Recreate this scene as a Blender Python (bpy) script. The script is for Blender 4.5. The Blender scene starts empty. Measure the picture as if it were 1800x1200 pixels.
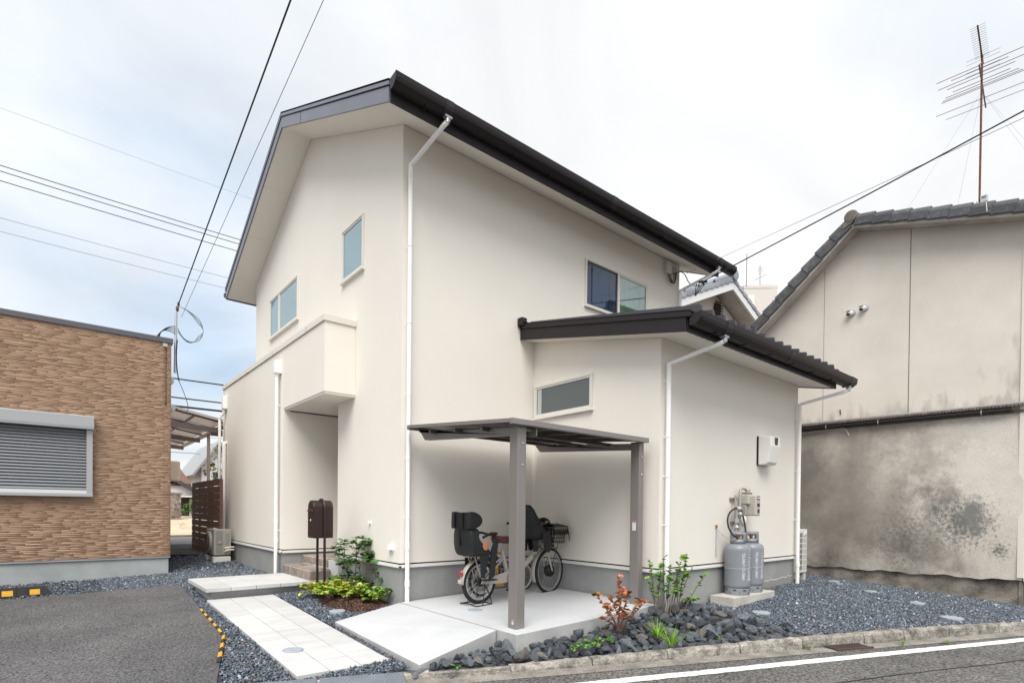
import bpy, bmesh, math, random
import numpy as np
from mathutils import Vector, Matrix, Euler
random.seed(7); RNG = np.random.default_rng(11)
D = bpy.data; SC = bpy.context.scene; COL = SC.collection
rad = math.radians

# ------------------------------------------------------------------ camera
cam_d = D.cameras.new('camera'); cam = D.objects.new('camera', cam_d); COL.objects.link(cam); SC.camera = cam
yaw, pit, rol = .875876628, -.00931115888, .0102301376
F = Vector((math.cos(yaw)*math.cos(pit), math.sin(yaw)*math.cos(pit), math.sin(pit)))
Rt = Vector((math.sin(yaw), -math.cos(yaw), 0)); Up = Rt.cross(F)
R2 = Rt*math.cos(rol)+Up*math.sin(rol); U2 = Up*math.cos(rol)-Rt*math.sin(rol)
cam.matrix_world = Matrix(((R2.x, U2.x, -F.x, 0), (R2.y, U2.y, -F.y, 0), (R2.z, U2.z, -F.z, 1.10), (0, 0, 0, 1)))
cam_d.sensor_width = 36; cam_d.lens = 961.871/1800*36; cam_d.shift_y = (905.409-600)/1800
cam_d.clip_start = .05; cam_d.clip_end = 3000

# ------------------------------------------------------------------ sky, sun, exposure
SUN_EL, SUN_AZ = rad(56), math.atan2(-.73, -.68)      # direction towards the sun
sdir = Vector((math.cos(SUN_EL)*math.cos(SUN_AZ), math.cos(SUN_EL)*math.sin(SUN_AZ), math.sin(SUN_EL)))
W = D.worlds.new('World'); SC.world = W; W.use_nodes = True
wn = W.node_tree.nodes; wl = W.node_tree.links; wn.clear()
def WN(t, **k):
    n = wn.new(t)
    for a, v in k.items(): setattr(n, a, v)
    return n
wo = WN('ShaderNodeOutputWorld'); wb = WN('ShaderNodeBackground'); wl.new(wb.outputs[0], wo.inputs[0])
sky = WN('ShaderNodeTexSky', sky_type='NISHITA', sun_disc=False)
sky.sun_elevation = SUN_EL; sky.sun_rotation = math.pi/2-SUN_AZ; sky.air_density = 1.0; sky.dust_density = 1.5; sky.ozone_density = 1.6
tc = WN('ShaderNodeTexCoord'); sx = WN('ShaderNodeSeparateXYZ'); wl.new(tc.outputs['Generated'], sx.inputs[0])
mz = WN('ShaderNodeMath', operation='ADD'); wl.new(sx.outputs[2], mz.inputs[0]); mz.inputs[1].default_value = .22
mz2 = WN('ShaderNodeMath', operation='MAXIMUM'); wl.new(mz.outputs[0], mz2.inputs[0]); mz2.inputs[1].default_value = .08
cx = WN('ShaderNodeCombineXYZ')
for i in (0, 1):
    dv = WN('ShaderNodeMath', operation='DIVIDE'); wl.new(sx.outputs[i], dv.inputs[0]); wl.new(mz2.outputs[0], dv.inputs[1]); wl.new(dv.outputs[0], cx.inputs[i])
nz = WN('ShaderNodeTexNoise'); nz.inputs['Scale'].default_value = .75; nz.inputs['Detail'].default_value = 7; nz.inputs['Roughness'].default_value = .5; nz.inputs['Distortion'].default_value = .3
mp = WN('ShaderNodeMapping'); mp.inputs['Location'].default_value = (10.96, 6.64, 0); wl.new(cx.outputs[0], mp.inputs[0]); wl.new(mp.outputs[0], nz.inputs['Vector'])
rp = WN('ShaderNodeValToRGB'); rp.color_ramp.elements[0].position = .25; rp.color_ramp.elements[1].position = .52
wl.new(nz.outputs[0], rp.inputs[0])
mx = WN('ShaderNodeMix', data_type='RGBA'); wl.new(rp.outputs[0], mx.inputs['Factor'])
sk2 = WN('ShaderNodeMix', data_type='RGBA'); sk2.inputs['Factor'].default_value = .8      # thin haze in the gaps
SKYW = 4.3
sk2.inputs['B'].default_value = (SKYW*.60, SKYW*.74, SKYW*.89, 1); wl.new(sky.outputs[0], sk2.inputs['A'])
wl.new(sk2.outputs['Result'], mx.inputs['A']); mx.inputs['B'].default_value = (SKYW*.985, SKYW, SKYW*1.02, 1)
nz2 = WN('ShaderNodeTexNoise'); nz2.inputs['Scale'].default_value = 1.7; nz2.inputs['Detail'].default_value = 6; nz2.inputs['Distortion'].default_value = .6; wl.new(mp.outputs[0], nz2.inputs['Vector'])
cr = WN('ShaderNodeMapRange'); cr.inputs[1].default_value = .3; cr.inputs[2].default_value = .7; cr.inputs[3].default_value = .86; cr.inputs[4].default_value = 1.06; wl.new(nz2.outputs[0], cr.inputs[0])
cm = WN('ShaderNodeMix', data_type='RGBA', blend_type='MULTIPLY'); cm.inputs['Factor'].default_value = 1; wl.new(mx.outputs['Result'], cm.inputs['A']); wl.new(cr.outputs[0], cm.inputs['B'])
wl.new(cm.outputs['Result'], wb.inputs[0]); wb.inputs[1].default_value = .09
sun_d = D.lights.new('sun', 'SUN'); sun_d.energy = 1.5; sun_d.angle = rad(42); sun_d.color = (1, .965, .91)
sun = D.objects.new('sun', sun_d); COL.objects.link(sun); sun.rotation_euler = (-sdir).to_track_quat('-Z', 'Y').to_euler()
SC.view_settings.view_transform = 'Standard'; SC.view_settings.look = 'None'; SC.view_settings.gamma = 1
SC.view_settings.use_curve_mapping = False; SC.view_settings.exposure = 1.46

# ------------------------------------------------------------------ materials
MATS = {}
def M(name, col, rough=.6, col2=None, nscale=4, ndet=5, nlo=.35, nhi=.65, bump=0, bscale=80, bdist=.01, metal=0, spec=.5, rnd=0, attr=None,
      fine=0, fscale=220, ior=1.45, coat=0, stretch=None, trans=0, subs=0):
    if name in MATS: return MATS[name]
    m = D.materials.new(name); m.use_nodes = True; MATS[name] = m
    n = m.node_tree.nodes; l = m.node_tree.links; p = n['Principled BSDF']
    p.inputs['Roughness'].default_value = rough; p.inputs['Metallic'].default_value = metal; p.inputs['IOR'].default_value = ior
    p.inputs['Specular IOR Level'].default_value = spec; p.inputs['Coat Weight'].default_value = coat
    p.inputs['Transmission Weight'].default_value = trans
    tcn = n.new('ShaderNodeTexCoord'); vec = tcn.outputs['Object']
    if stretch:
        mpn = n.new('ShaderNodeMapping'); mpn.inputs['Scale'].default_value = stretch; l.new(vec, mpn.inputs[0]); vec = mpn.outputs[0]
    c = (*col, 1)
    if attr:
        at = n.new('ShaderNodeAttribute'); at.attribute_name = attr; out = at.outputs['Color']
    else:
        rg = n.new('ShaderNodeRGB'); rg.outputs[0].default_value = c; out = rg.outputs[0]
    def mix(a, b, fac, blend='MIX'):
        x = n.new('ShaderNodeMix'); x.data_type = 'RGBA'; x.blend_type = blend
        l.new(a, x.inputs['A'])
        if isinstance(b, tuple): x.inputs['B'].default_value = (*b, 1)
        else: l.new(b, x.inputs['B'])
        if isinstance(fac, float): x.inputs['Factor'].default_value = fac
        else: l.new(fac, x.inputs['Factor'])
        return x.outputs['Result']
    if col2:
        nt = n.new('ShaderNodeTexNoise'); nt.inputs['Scale'].default_value = nscale; nt.inputs['Detail'].default_value = ndet; nt.inputs['Roughness'].default_value = .6
        l.new(vec, nt.inputs['Vector']); r = n.new('ShaderNodeValToRGB'); r.color_ramp.elements[0].position = nlo; r.color_ramp.elements[1].position = nhi
        l.new(nt.outputs[0], r.inputs[0]); out = mix(out, col2, r.outputs[0])
    if fine:
        nf = n.new('ShaderNodeTexNoise'); nf.inputs['Scale'].default_value = fscale; nf.inputs['Detail'].default_value = 3; l.new(vec, nf.inputs['Vector'])
        r = n.new('ShaderNodeMapRange'); r.inputs[1].default_value = .3; r.inputs[2].default_value = .7; r.inputs[3].default_value = 1-fine; r.inputs[4].default_value = 1+fine
        l.new(nf.outputs[0], r.inputs[0]); vm = n.new('ShaderNodeMix'); vm.data_type = 'RGBA'; vm.blend_type = 'MULTIPLY'; vm.inputs['Factor'].default_value = 1
        l.new(out, vm.inputs['A']); l.new(r.outputs[0], vm.inputs['B']); out = vm.outputs['Result']
    if rnd:
        oi = n.new('ShaderNodeObjectInfo'); r = n.new('ShaderNodeMapRange'); r.inputs[3].default_value = 1-rnd; r.inputs[4].default_value = 1+rnd
        l.new(oi.outputs['Random'], r.inputs[0]); vm = n.new('ShaderNodeMix'); vm.data_type = 'RGBA'; vm.blend_type = 'MULTIPLY'; vm.inputs['Factor'].default_value = 1
        l.new(out, vm.inputs['A']); l.new(r.outputs[0], vm.inputs['B']); out = vm.outputs['Result']
    l.new(out, p.inputs['Base Color'])
    if bump:
        nb = n.new('ShaderNodeTexNoise'); nb.inputs['Scale'].default_value = bscale; nb.inputs['Detail'].default_value = 4; l.new(vec, nb.inputs['Vector'])
        bp = n.new('ShaderNodeBump'); bp.inputs['Strength'].default_value = bump; bp.inputs['Distance'].default_value = bdist
        l.new(nb.outputs[0], bp.inputs['Height']); l.new(bp.outputs[0], p.inputs['Normal'])
    m['_p'] = 1
    return m

# ------------------------------------------------------------------ mesh helpers
class MB:
    def __init__(s): s.v = []; s.f = []; s.sm = []; s.c = []
    def add(s, vs, fs, smooth=False, col=None):
        o = len(s.v); s.v += [tuple(v) for v in vs]; s.f += [tuple(i+o for i in f) for f in fs]; s.sm += [smooth]*len(fs)
        if col is not None: s.c += [col]*len(vs)
        return s
    def box(s, x0, x1, y0, y1, z0, z1, col=None):
        return s.add([(x0, y0, z0), (x1, y0, z0), (x1, y1, z0), (x0, y1, z0), (x0, y0, z1), (x1, y0, z1), (x1, y1, z1), (x0, y1, z1)],
                     [(0, 3, 2, 1), (4, 5, 6, 7), (0, 1, 5, 4), (1, 2, 6, 5), (2, 3, 7, 6), (3, 0, 4, 7)], col=col)
    def obox(s, c, ax, ay, az):
        c, ax, ay, az = map(Vector, (c, ax, ay, az)); vs = []
        for k in (-1, 1):
            for a, b in ((-1, -1), (1, -1), (1, 1), (-1, 1)): vs.append(c+ax*a+ay*b+az*k)
        return s.add(vs, [(0, 3, 2, 1), (4, 5, 6, 7), (0, 1, 5, 4), (1, 2, 6, 5), (2, 3, 7, 6), (3, 0, 4, 7)])
    def prism(s, pts, ext, smooth=False):
        """closed polygon (3d pts) swept by vector ext"""
        n = len(pts); pts = [Vector(p) for p in pts]; e = Vector(ext)
        fs = [tuple(range(n))[::-1], tuple(range(n, 2*n))]
        vs = pts+[p+e for p in pts]
        s.add(vs, fs); o = len(s.v)-2*n
        s.f += [(o+i, o+(i+1) % n, o+n+(i+1) % n, o+n+i) for i in range(n)]; s.sm += [smooth]*n
        return s
    def tube(s, path, r, seg=10, cap=True, smooth=True):
        P = [Vector(p) for p in path]; n = len(P); rs = r if isinstance(r, (list, tuple)) else [r]*n
        T = []
        for i in range(n):
            a = (P[i]-P[i-1]).normalized() if i else Vector((0, 0, 0)); b = (P[i+1]-P[i]).normalized() if i < n-1 else Vector((0, 0, 0))
            t = a+b; T.append(t.normalized() if t.length > 1e-6 else (a if a.length else b))
        up = Vector((0, 0, 1)) if abs(T[0].z) < .9 else Vector((1, 0, 0))
        u = T[0].cross(up).normalized(); vs = []; fs = []
        for i in range(n):
            u = (u-T[i]*u.dot(T[i])).normalized(); w = T[i].cross(u)
            k = 1.0
            if 0 < i < n-1:
                cs = (P[i]-P[i-1]).normalized().dot((P[i+1]-P[i]).normalized()); k = 1/max(.6, math.sqrt((1+cs)/2)) if cs < .999 else 1
            for j in range(seg):
                a = 2*math.pi*j/seg; vs.append(P[i]+(u*math.cos(a)+w*math.sin(a))*rs[i]*(k if seg < 5 else 1))
        for i in range(n-1):
            for j in range(seg): fs.append((i*seg+j, i*seg+(j+1) % seg, (i+1)*seg+(j+1) % seg, (i+1)*seg+j))
        s.add(vs, fs, smooth)
        if cap:
            s.add(vs[:seg], [tuple(range(seg))[::-1]]); s.add(vs[-seg:], [tuple(range(seg))])   # caps keep their own vertices
        return s
    def lathe(s, prof, seg=24, c=(0, 0, 0), axis='z', smooth=True, a0=0, a1=2*math.pi):
        """prof: (radius, height) list"""
        c = Vector(c); vs = []; n = len(prof); full = abs(a1-a0-2*math.pi) < 1e-6; m = seg if full else seg+1
        for j in range(m):
            a = a0+(a1-a0)*j/seg
            for r, h in prof:
                p = {'z': (r*math.cos(a), r*math.sin(a), h), 'y': (r*math.cos(a), h, r*math.sin(a)), 'x': (h, r*math.cos(a), r*math.sin(a))}[axis]
                vs.append(c+Vector(p))
        fs = []
        for j in range(seg):
            k = (j+1) % m
            for i in range(n-1):
                fs.append((j*n+i, k*n+i, k*n+i+1, j*n+i+1))
        return s.add(vs, fs, smooth)
    def torus(s, c, R, r, axis='y', seg=40, ts=10, a0=0, a1=2*math.pi, flat=1.0):
        prof = [(R+r*math.cos(2*math.pi*i/ts), r*flat*math.sin(2*math.pi*i/ts)) for i in range(ts+1)]
        return s.lathe(prof, seg, c, axis, True, a0, a1)
    def grid(s, fn, us, vs_, smooth=True, flip=False):
        o = [fn(u, v) for u in us for v in vs_]; m = len(vs_)
        fs = [(i*m+j, i*m+j+1, (i+1)*m+j+1, (i+1)*m+j) for i in range(len(us)-1) for j in range(m-1)]
        if flip: fs = [f[::-1] for f in fs]
        return s.add(o, fs, smooth)
    def ell(s, c, rx, ry, rz, seg=16, rings=10):
        vs = []; fs = []
        for i in range(rings+1):
            t = math.pi*i/rings
            for j in range(seg):
                a = 2*math.pi*j/seg; vs.append((c[0]+rx*math.sin(t)*math.cos(a), c[1]+ry*math.sin(t)*math.sin(a), c[2]-rz*math.cos(t)))
        for i in range(rings):
            for j in range(seg): fs.append((i*seg+j, i*seg+(j+1) % seg, (i+1)*seg+(j+1) % seg, (i+1)*seg+j))
        return s.add(vs, fs, True)
    def build(s, name, mat, parent=None, local=False, bevel=0, recalc=True, bseg=2):
        me = D.meshes.new(name); off = Vector((0, 0, 0))
        if parent is not None and not local:
            q = parent
            while q is not None: off += q.location; q = q.parent
        me.from_pydata([(v[0]-off.x, v[1]-off.y, v[2]-off.z) for v in s.v], [], s.f)
        if any(s.sm): me.polygons.foreach_set('use_smooth', s.sm)
        if s.c:
            a = me.color_attributes.new('Col', 'FLOAT_COLOR', 'POINT'); a.data.foreach_set('color', np.array([(*c, 1) for c in s.c], dtype='f').ravel())
        if recalc or bevel:
            b = bmesh.new(); b.from_mesh(me)
            if recalc: bmesh.ops.remove_doubles(b, verts=b.verts, dist=1e-5); bmesh.ops.recalc_face_normals(b, faces=b.faces)
            b.to_mesh(me); b.free()
        if any(s.sm): me.set_sharp_from_angle(angle=rad(42))
        if isinstance(mat, str): mat = MATS[mat]
        me.materials.append(mat)
        o = D.objects.new(name, me); COL.objects.link(o)
        if parent is not None: o.parent = parent
        if bevel:
            md = o.modifiers.new('bevel', 'BEVEL'); md.width = bevel; md.segments = bseg; md.limit_method = 'ANGLE'; md.angle_limit = rad(40)
        return o
def thing(name, label, cat, loc=(0, 0, 0), rz=0, group=None):
    o = D.objects.new(name, None); COL.objects.link(o); o.location = loc; o.rotation_euler = (0, 0, rz); o.empty_display_size = .2
    o['label'] = label; o['category'] = cat
    if group: o['group'] = group
    return o
def tag(o, label, cat, group=None):
    o['label'] = label; o['category'] = cat
    if group: o['group'] = group
    return o
def struct(o, label=None):
    o['kind'] = 'structure'
    if label: o['label'] = label
    return o
def inst(o, loc=None, rot=None, scale=None, parent=None):
    c = o.copy(); COL.objects.link(c)
    if parent is not None: c.parent = parent
    if loc is not None: c.location = loc
    if rot is not None: c.rotation_euler = rot
    if scale is not None: c.scale = scale
    return c
def copy_tree(o, parent=None):
    c = o.copy(); COL.objects.link(c); c.parent = parent
    for ch in list(o.children): copy_tree(ch, c)
    return c
def npmesh(name, V, Fc, mat, col=None, smooth=False, parent=None):
    """V (n,3), Fc (m,k) faces of equal size, col (n,3) per vertex"""
    me = D.meshes.new(name); n, (m, k) = len(V), Fc.shape
    me.vertices.add(n); me.vertices.foreach_set('co', V.astype('f').ravel())
    me.loops.add(m*k); me.loops.foreach_set('vertex_index', Fc.astype('i').ravel())
    me.polygons.add(m); me.polygons.foreach_set('loop_start', np.arange(0, m*k, k, dtype='i')); me.polygons.foreach_set('loop_total', np.full(m, k, dtype='i'))
    if smooth: me.polygons.foreach_set('use_smooth', np.ones(m, dtype=bool))
    me.update(calc_edges=True)
    if col is not None:
        a = me.color_attributes.new('Col', 'FLOAT_COLOR', 'POINT'); a.data.foreach_set('color', np.c_[col, np.ones(n)].astype('f').ravel())
    me.materials.append(MATS[mat] if isinstance(mat, str) else mat)
    o = D.objects.new(name, me); COL.objects.link(o)
    if parent is not None: o.parent = parent
    return o
def bez(a, b, c, n=12):
    a, b, c = map(Vector, (a, b, c)); return [a*(1-t)**2+b*2*t*(1-t)+c*t*t for t in [i/n for i in range(n+1)]]

# ------------------------------------------------------------------ material table
M('stucco', (.80, .762, .695), .88, (.768, .728, .66), nscale=.9, nlo=.3, nhi=.7, bump=.25, bscale=260, bdist=.004)
M('soffit', (.80, .765, .70), .8, fine=.02)
M('foundation', (.33, .335, .33), .9, (.27, .275, .27), nscale=2.2, bump=.25, bscale=120, bdist=.004, fine=.06, fscale=60)
M('white_trim', (.74, .74, .71), .45)
M('black_gap', (.02, .02, .02), .8)
M('dark_metal', (.022, .018, .019), .45, spec=.3, fine=.05, fscale=40)
M('blue_fascia', (.115, .125, .165), .36, (.135, .145, .19), nscale=3, spec=.6)
M('white_pvc', (.88, .875, .86), .5, fine=.02, fscale=15)
M('win_frame', (.70, .68, .62), .4)
M('zinc', (.42, .43, .45), .35, metal=.7)
M('bronze', (.25, .232, .222), .40, metal=.35)
M('bronze_dark', (.105, .092, .086), .4, metal=.4)
M('slab', (.53, .54, .555), .8, (.475, .485, .50), nscale=1.3, bump=.1, bscale=200, bdist=.002, fine=.03, fscale=30)
M('slab_side', (.45, .45, .445), .9, (.36, .365, .36), nscale=5, bump=.3, bscale=50, bdist=.005)
M('path_tile', (.56, .562, .56), .7, (.485, .485, .48), nscale=1.6, rnd=.07, stretch=(1, 3.5, 1), bump=.12, bscale=70, bdist=.003)
M('step_stone', (.34, .275, .22), .75, (.17, .15, .135), nscale=6, rnd=.25, bump=.5, bscale=30, bdist=.01)
M('grout', (.78, .77, .74), .9)
M('asphalt', (.082, .081, .084), .9, (.125, .122, .124), nscale=1.3, nlo=.35, nhi=.7, bump=1, bscale=60, bdist=.012, fine=.75, fscale=55)
M('asphalt_road', (.095, .092, .090), .9, (.15, .144, .136), nscale=1.6, nlo=.35, nhi=.7, bump=1, bscale=60, bdist=.012, fine=.85, fscale=48)
M('gravel', (.1, .11, .12), .75, attr='Col', fine=.2, fscale=150, spec=.4)
M('gravel_base', (.06, .066, .075), .95, (.10, .11, .125), nscale=30, bump=1, bscale=60, bdist=.02)
M('rock', (.112, .127, .15), .38, (.34, .345, .34), nscale=5.5, nlo=.50, nhi=.82, rnd=.6, bump=.8, bscale=26, bdist=.02, spec=.4)
M('rock_brown', (.27, .235, .20), .7, (.12, .12, .12), nscale=9, rnd=.35, bump=.8, bscale=26, bdist=.02)
M('kerb', (.34, .315, .275), .95, (.125, .117, .103), nscale=10, nlo=.40, nhi=.66, bump=1, bscale=30, bdist=.015, fine=.3, fscale=60, rnd=.12)
M('gutter_concrete', (.30, .275, .24), .95, (.17, .16, .145), nscale=5, bump=.8, bscale=90, bdist=.006, fine=.4, fscale=90)
M('white_paint', (.74, .74, .73), .8, (.22, .22, .22), nscale=34, nlo=.52, nhi=.66, bump=.6, bscale=150, bdist=.004)
M('yellow', (.66, .33, .015), .6, fine=.12, fscale=30)
M('rubber', (.022, .022, .024), .75)
M('plate', (.20, .225, .26), .5, (.16, .18, .21), nscale=8, metal=.3)
M('lid', (.33, .375, .42), .6, fine=.05)
M('mulch', (.085, .045, .030), .95, (.04, .022, .016), nscale=18, bump=1, bscale=50, bdist=.02)
M('mulch_chip', (.1, .05, .035), .95, attr='Col')
M('brown_siding', (.40, .245, .155), .85, attr='Col', fine=.08, fscale=40, bump=.6, bscale=70, bdist=.006, stretch=(1, 1, 3))
M('siding_back', (.26, .165, .11), .9)
M('shutter', (.25, .265, .28), .45, metal=.3)
M('shutter_light', (.40, .415, .43), .42, metal=.3)
M('shutter_bar', (.62, .62, .61), .5)
M('grey_coping', (.10, .10, .115), .5)
M('concrete_new', (.40, .42, .42), .9, (.30, .325, .33), nscale=1.6, bump=.15, bscale=90, bdist=.004)
M('old_wall', (.71, .66, .59), .95, (.63, .582, .515), nscale=1.1, bump=.3, bscale=120, bdist=.008, fine=.05, fscale=70)
M('old_soffit', (.58, .55, .50), .9, (.42, .39, .35), nscale=3)
M('old_tile', (.080, .082, .092), .5, (.15, .145, .135), nscale=12, nlo=.5, nhi=.7, rnd=.2, bump=.4, bscale=40, bdist=.006)
M('old_base', (.27, .24, .20), .95, (.06, .055, .048), nscale=3.2, nlo=.4, nhi=.68, bump=.8, bscale=40, bdist=.015)
M('rust', (.24, .085, .03), .85, (.10, .05, .03), nscale=30)
M('rusty_tin', (.20, .15, .13), .7, (.09, .07, .06), nscale=14)
M('black_gutter', (.018, .017, .017), .5)
M('grey_metal', (.45, .45, .46), .4, metal=.6)
M('rear_tile', (.28, .30, .33), .45, rnd=.2, metal=.1)
M('rear_wall', (.66, .60, .53), .9)
M('far_wall', (.62, .58, .54), .9)
M('wire', (.012, .016, .018), .6)
M('wire_thin', (.20, .24, .27), .6)
M('galv', (.50, .52, .54), .4, metal=.6)
M('mailbox', (.024, .0095, .008), .42, coat=.1)
M('ac_grey', (.36, .35, .31), .5)
M('ac_white', (.72, .71, .66), .5)
M('ac_dark', (.03, .03, .03), .6)
M('beige_plastic', (.72, .63, .52), .55)
M('gas_grey', (.235, .25, .27), .40, (.215, .23, .25), nscale=3, coat=.15)
M('gas_text', (.72, .75, .80), .6)
M('red_mark', (.45, .06, .03), .6)
M('brass', (.45, .24, .07), .35, metal=.8)
M('meter_beige', (.50, .47, .41), .45, metal=.1)
M('pipe_grey', (.42, .405, .37), .4, metal=.4)
M('meter_white', (.80, .79, .75), .4)
M('smoke_window', (.05, .055, .055), .2)
M('bike_frame', (.40, .365, .32), .32, coat=.4)
M('bike_black', (.008, .0085, .0095), .5)
M('bike_seat', (.011, .012, .0135), .5)
M('tyre', (.016, .016, .017), .8)
M('rim', (.60, .60, .60), .28, metal=.85)
M('saddle', (.11, .035, .022), .45)
M('orange_pad', (.50, .20, .10), .6)
M('basket', (.40, .37, .33), .35, metal=.6)
M('tail_red', (.45, .01, .02), .15, coat=.6)
M('fence_brown', (.15, .078, .062), .6, fine=.05, rnd=.06, fscale=20)
M('carport_frame', (.14, .118, .11), .4, metal=.4)
M('carport_edge', (.50, .50, .50), .35, metal=.6)
M('sand', (.62, .49, .35), .95, (.52, .41, .30), nscale=2, fine=.1, fscale=40)
M('bark', (.16, .12, .09), .9, fine=.2, fscale=40)
M('leaf', (.06, .12, .03), .5, attr='Col', spec=.18)
M('glass_clear', (.9, .93, .95), .02, trans=1, ior=1.45)
M('pane_backing', (.42, .50, .44), .9)
M('sticker', (.62, .63, .68), .6)
M('sticker_red', (.6, .12, .08), .6)
M('stone_wall', (.33, .29, .25), .9, (.14, .12, .11), nscale=6, nlo=.45, nhi=.6, bump=.6, bscale=20, bdist=.02)
M('red_tile', (.22, .10, .075), .8, (.10, .06, .05), nscale=8)
M('white_board', (.74, .74, .73), .8)
M('grate', (.10, .075, .065), .7, metal=.4)
def pane(name, col, rough, ior):
    return M(name, col, rough, spec=.5, ior=ior, coat=0)
pane('pane_blue', (.19, .315, .37), .06, 1.9)
pane('pane_clear', (.10, .135, .155), .02, 2.0)
pane('pane_dark', (.085, .105, .115), .10, 1.7)
pane('pane_screen', (.045, .075, .115), .25, 1.6)
pane('pane_green', (.15, .20, .165), .03, 1.9)
def dome():   # stained lower wall of the old house: its own mould marks
    m = M('mould_wall', (.64, .595, .53), .95, (.47, .43, .375), nscale=1.1, nlo=.36, nhi=.7, bump=.45, bscale=90, bdist=.01, fine=.10, fscale=60)
    n = m.node_tree.nodes; l = m.node_tree.links; p = n['Principled BSDF']; src = p.inputs['Base Color'].links[0].from_socket
    t = n.new('ShaderNodeTexCoord')
    def blot(loc, radius, sc, lo, hi, col, src, det=9):
        v = n.new('ShaderNodeVectorMath'); v.operation = 'SUBTRACT'; l.new(t.outputs['Object'], v.inputs[0]); v.inputs[1].default_value = loc
        le = n.new('ShaderNodeVectorMath'); le.operation = 'LENGTH'; l.new(v.outputs[0], le.inputs[0])
        nt = n.new('ShaderNodeTexNoise'); nt.inputs['Scale'].default_value = sc; nt.inputs['Detail'].default_value = det; nt.inputs['Roughness'].default_value = .7; l.new(t.outputs['Object'], nt.inputs['Vector'])
        mr = n.new('ShaderNodeMapRange'); mr.inputs[1].default_value = 0; mr.inputs[2].default_value = radius; mr.inputs[3].default_value = .24; mr.inputs[4].default_value = -.24; l.new(le.outputs['Value'], mr.inputs[0])
        ad = n.new('ShaderNodeMath'); ad.operation = 'ADD'; l.new(nt.outputs[0], ad.inputs[0]); l.new(mr.outputs[0], ad.inputs[1])
        r = n.new('ShaderNodeMapRange'); r.inputs[1].default_value = lo; r.inputs[2].default_value = hi; l.new(ad.outputs[0], r.inputs[0])
        x = n.new('ShaderNodeMix'); x.data_type = 'RGBA'; l.new(r.outputs[0], x.inputs['Factor']); l.new(src, x.inputs['A']); x.inputs['B'].default_value = (*col, 1)
        return x.outputs['Result']
    src = blot((0, 3.0, 1.6), 3.0, .8, .33, .76, (.205, .19, .168), src)
    src = blot((0, 1.5, 2.5), 1.6, 1.6, .46, .85, (.28, .25, .22), src)
    src = blot((0, 2.3, .9), 2.0, 1.5, .46, .90, (.26, .235, .20), src)
    src = blot((0, 1.05, 1.45), .7, 2.2, .46, .78, (.12, .11, .10), src)
    src = blot((0, .97, 1.17), .30, 2.5, .54, .63, (.16, .162, .155), src)
    src = blot((0, .66, 1.0), .80, 24, .50, .70, (.16, .16, .15), src, 6)
    src = blot((0, .60, 1.08), .50, 3.5, .48, .66, (.20, .20, .19), src)
    src = blot((0, 1.35, .75), 1.3, 22, .58, .80, (.18, .17, .155), src, 8)
    src = blot((0, 1.2, .25), 1.1, 2.4, .50, .88, (.10, .09, .078), src)
    src = blot((0, 2.4, .30), 1.6, 2.0, .48, .85, (.15, .135, .115), src)
    src = blot((0, .24, .60), .34, 28, .56, .76, (.17, .165, .15), src, 6)
    l.new(src, p.inputs['Base Color'])
dome()
def upper():
    m = MATS['old_wall']; n = m.node_tree.nodes; l = m.node_tree.links; p = n['Principled BSDF']; src = p.inputs['Base Color'].links[0].from_socket
    t = n.new('ShaderNodeTexCoord'); mp_ = n.new('ShaderNodeMapping'); mp_.inputs['Scale'].default_value = (3.5, 3.5, 1.2); l.new(t.outputs['Object'], mp_.inputs[0])
    nt = n.new('ShaderNodeTexNoise'); nt.inputs['Scale'].default_value = 2.2; nt.inputs['Detail'].default_value = 8; l.new(mp_.outputs[0], nt.inputs['Vector'])
    sx_ = n.new('ShaderNodeSeparateXYZ'); l.new(t.outputs['Object'], sx_.inputs[0])
    # splash marks above the tin strip and a run-off streak near the front corner
    r1 = n.new('ShaderNodeMapRange'); r1.inputs[1].default_value = 2.65; r1.inputs[2].default_value = 3.25; r1.inputs[3].default_value = .22; r1.inputs[4].default_value = -.3; l.new(sx_.outputs[2], r1.inputs[0])
    a1 = n.new('ShaderNodeMath'); a1.operation = 'ADD'; l.new(nt.outputs[0], a1.inputs[0]); l.new(r1.outputs[0], a1.inputs[1])
    r2 = n.new('ShaderNodeMapRange'); r2.inputs[1].default_value = .0; r2.inputs[2].default_value = .75; r2.inputs[3].default_value = .16; r2.inputs[4].default_value = -.2; l.new(sx_.outputs[1], r2.inputs[0])
    r3 = n.new('ShaderNodeMapRange'); r3.inputs[1].default_value = 2.7; r3.inputs[2].default_value = 4.4; r3.inputs[3].default_value = .14; r3.inputs[4].default_value = -.25; l.new(sx_.outputs[2], r3.inputs[0])
    a2 = n.new('ShaderNodeMath'); a2.operation = 'ADD'; l.new(r2.outputs[0], a2.inputs[0]); l.new(r3.outputs[0], a2.inputs[1])
    a3 = n.new('ShaderNodeMath'); a3.operation = 'ADD'; l.new(nt.outputs[0], a3.inputs[0]); l.new(a2.outputs[0], a3.inputs[1])
    for a, col, hi in ((a1, (.36, .335, .295), .95), (a3, (.38, .36, .32), .95)):
        r = n.new('ShaderNodeMapRange'); r.inputs[1].default_value = .55; r.inputs[2].default_value = hi; l.new(a.outputs[0], r.inputs[0])
        x = n.new('ShaderNodeMix'); x.data_type = 'RGBA'; l.new(r.outputs[0], x.inputs['Factor']); l.new(src, x.inputs['A']); x.inputs['B'].default_value = (*col, 1); src = x.outputs['Result']
    l.new(src, p.inputs['Base Color'])
upper()

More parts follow.
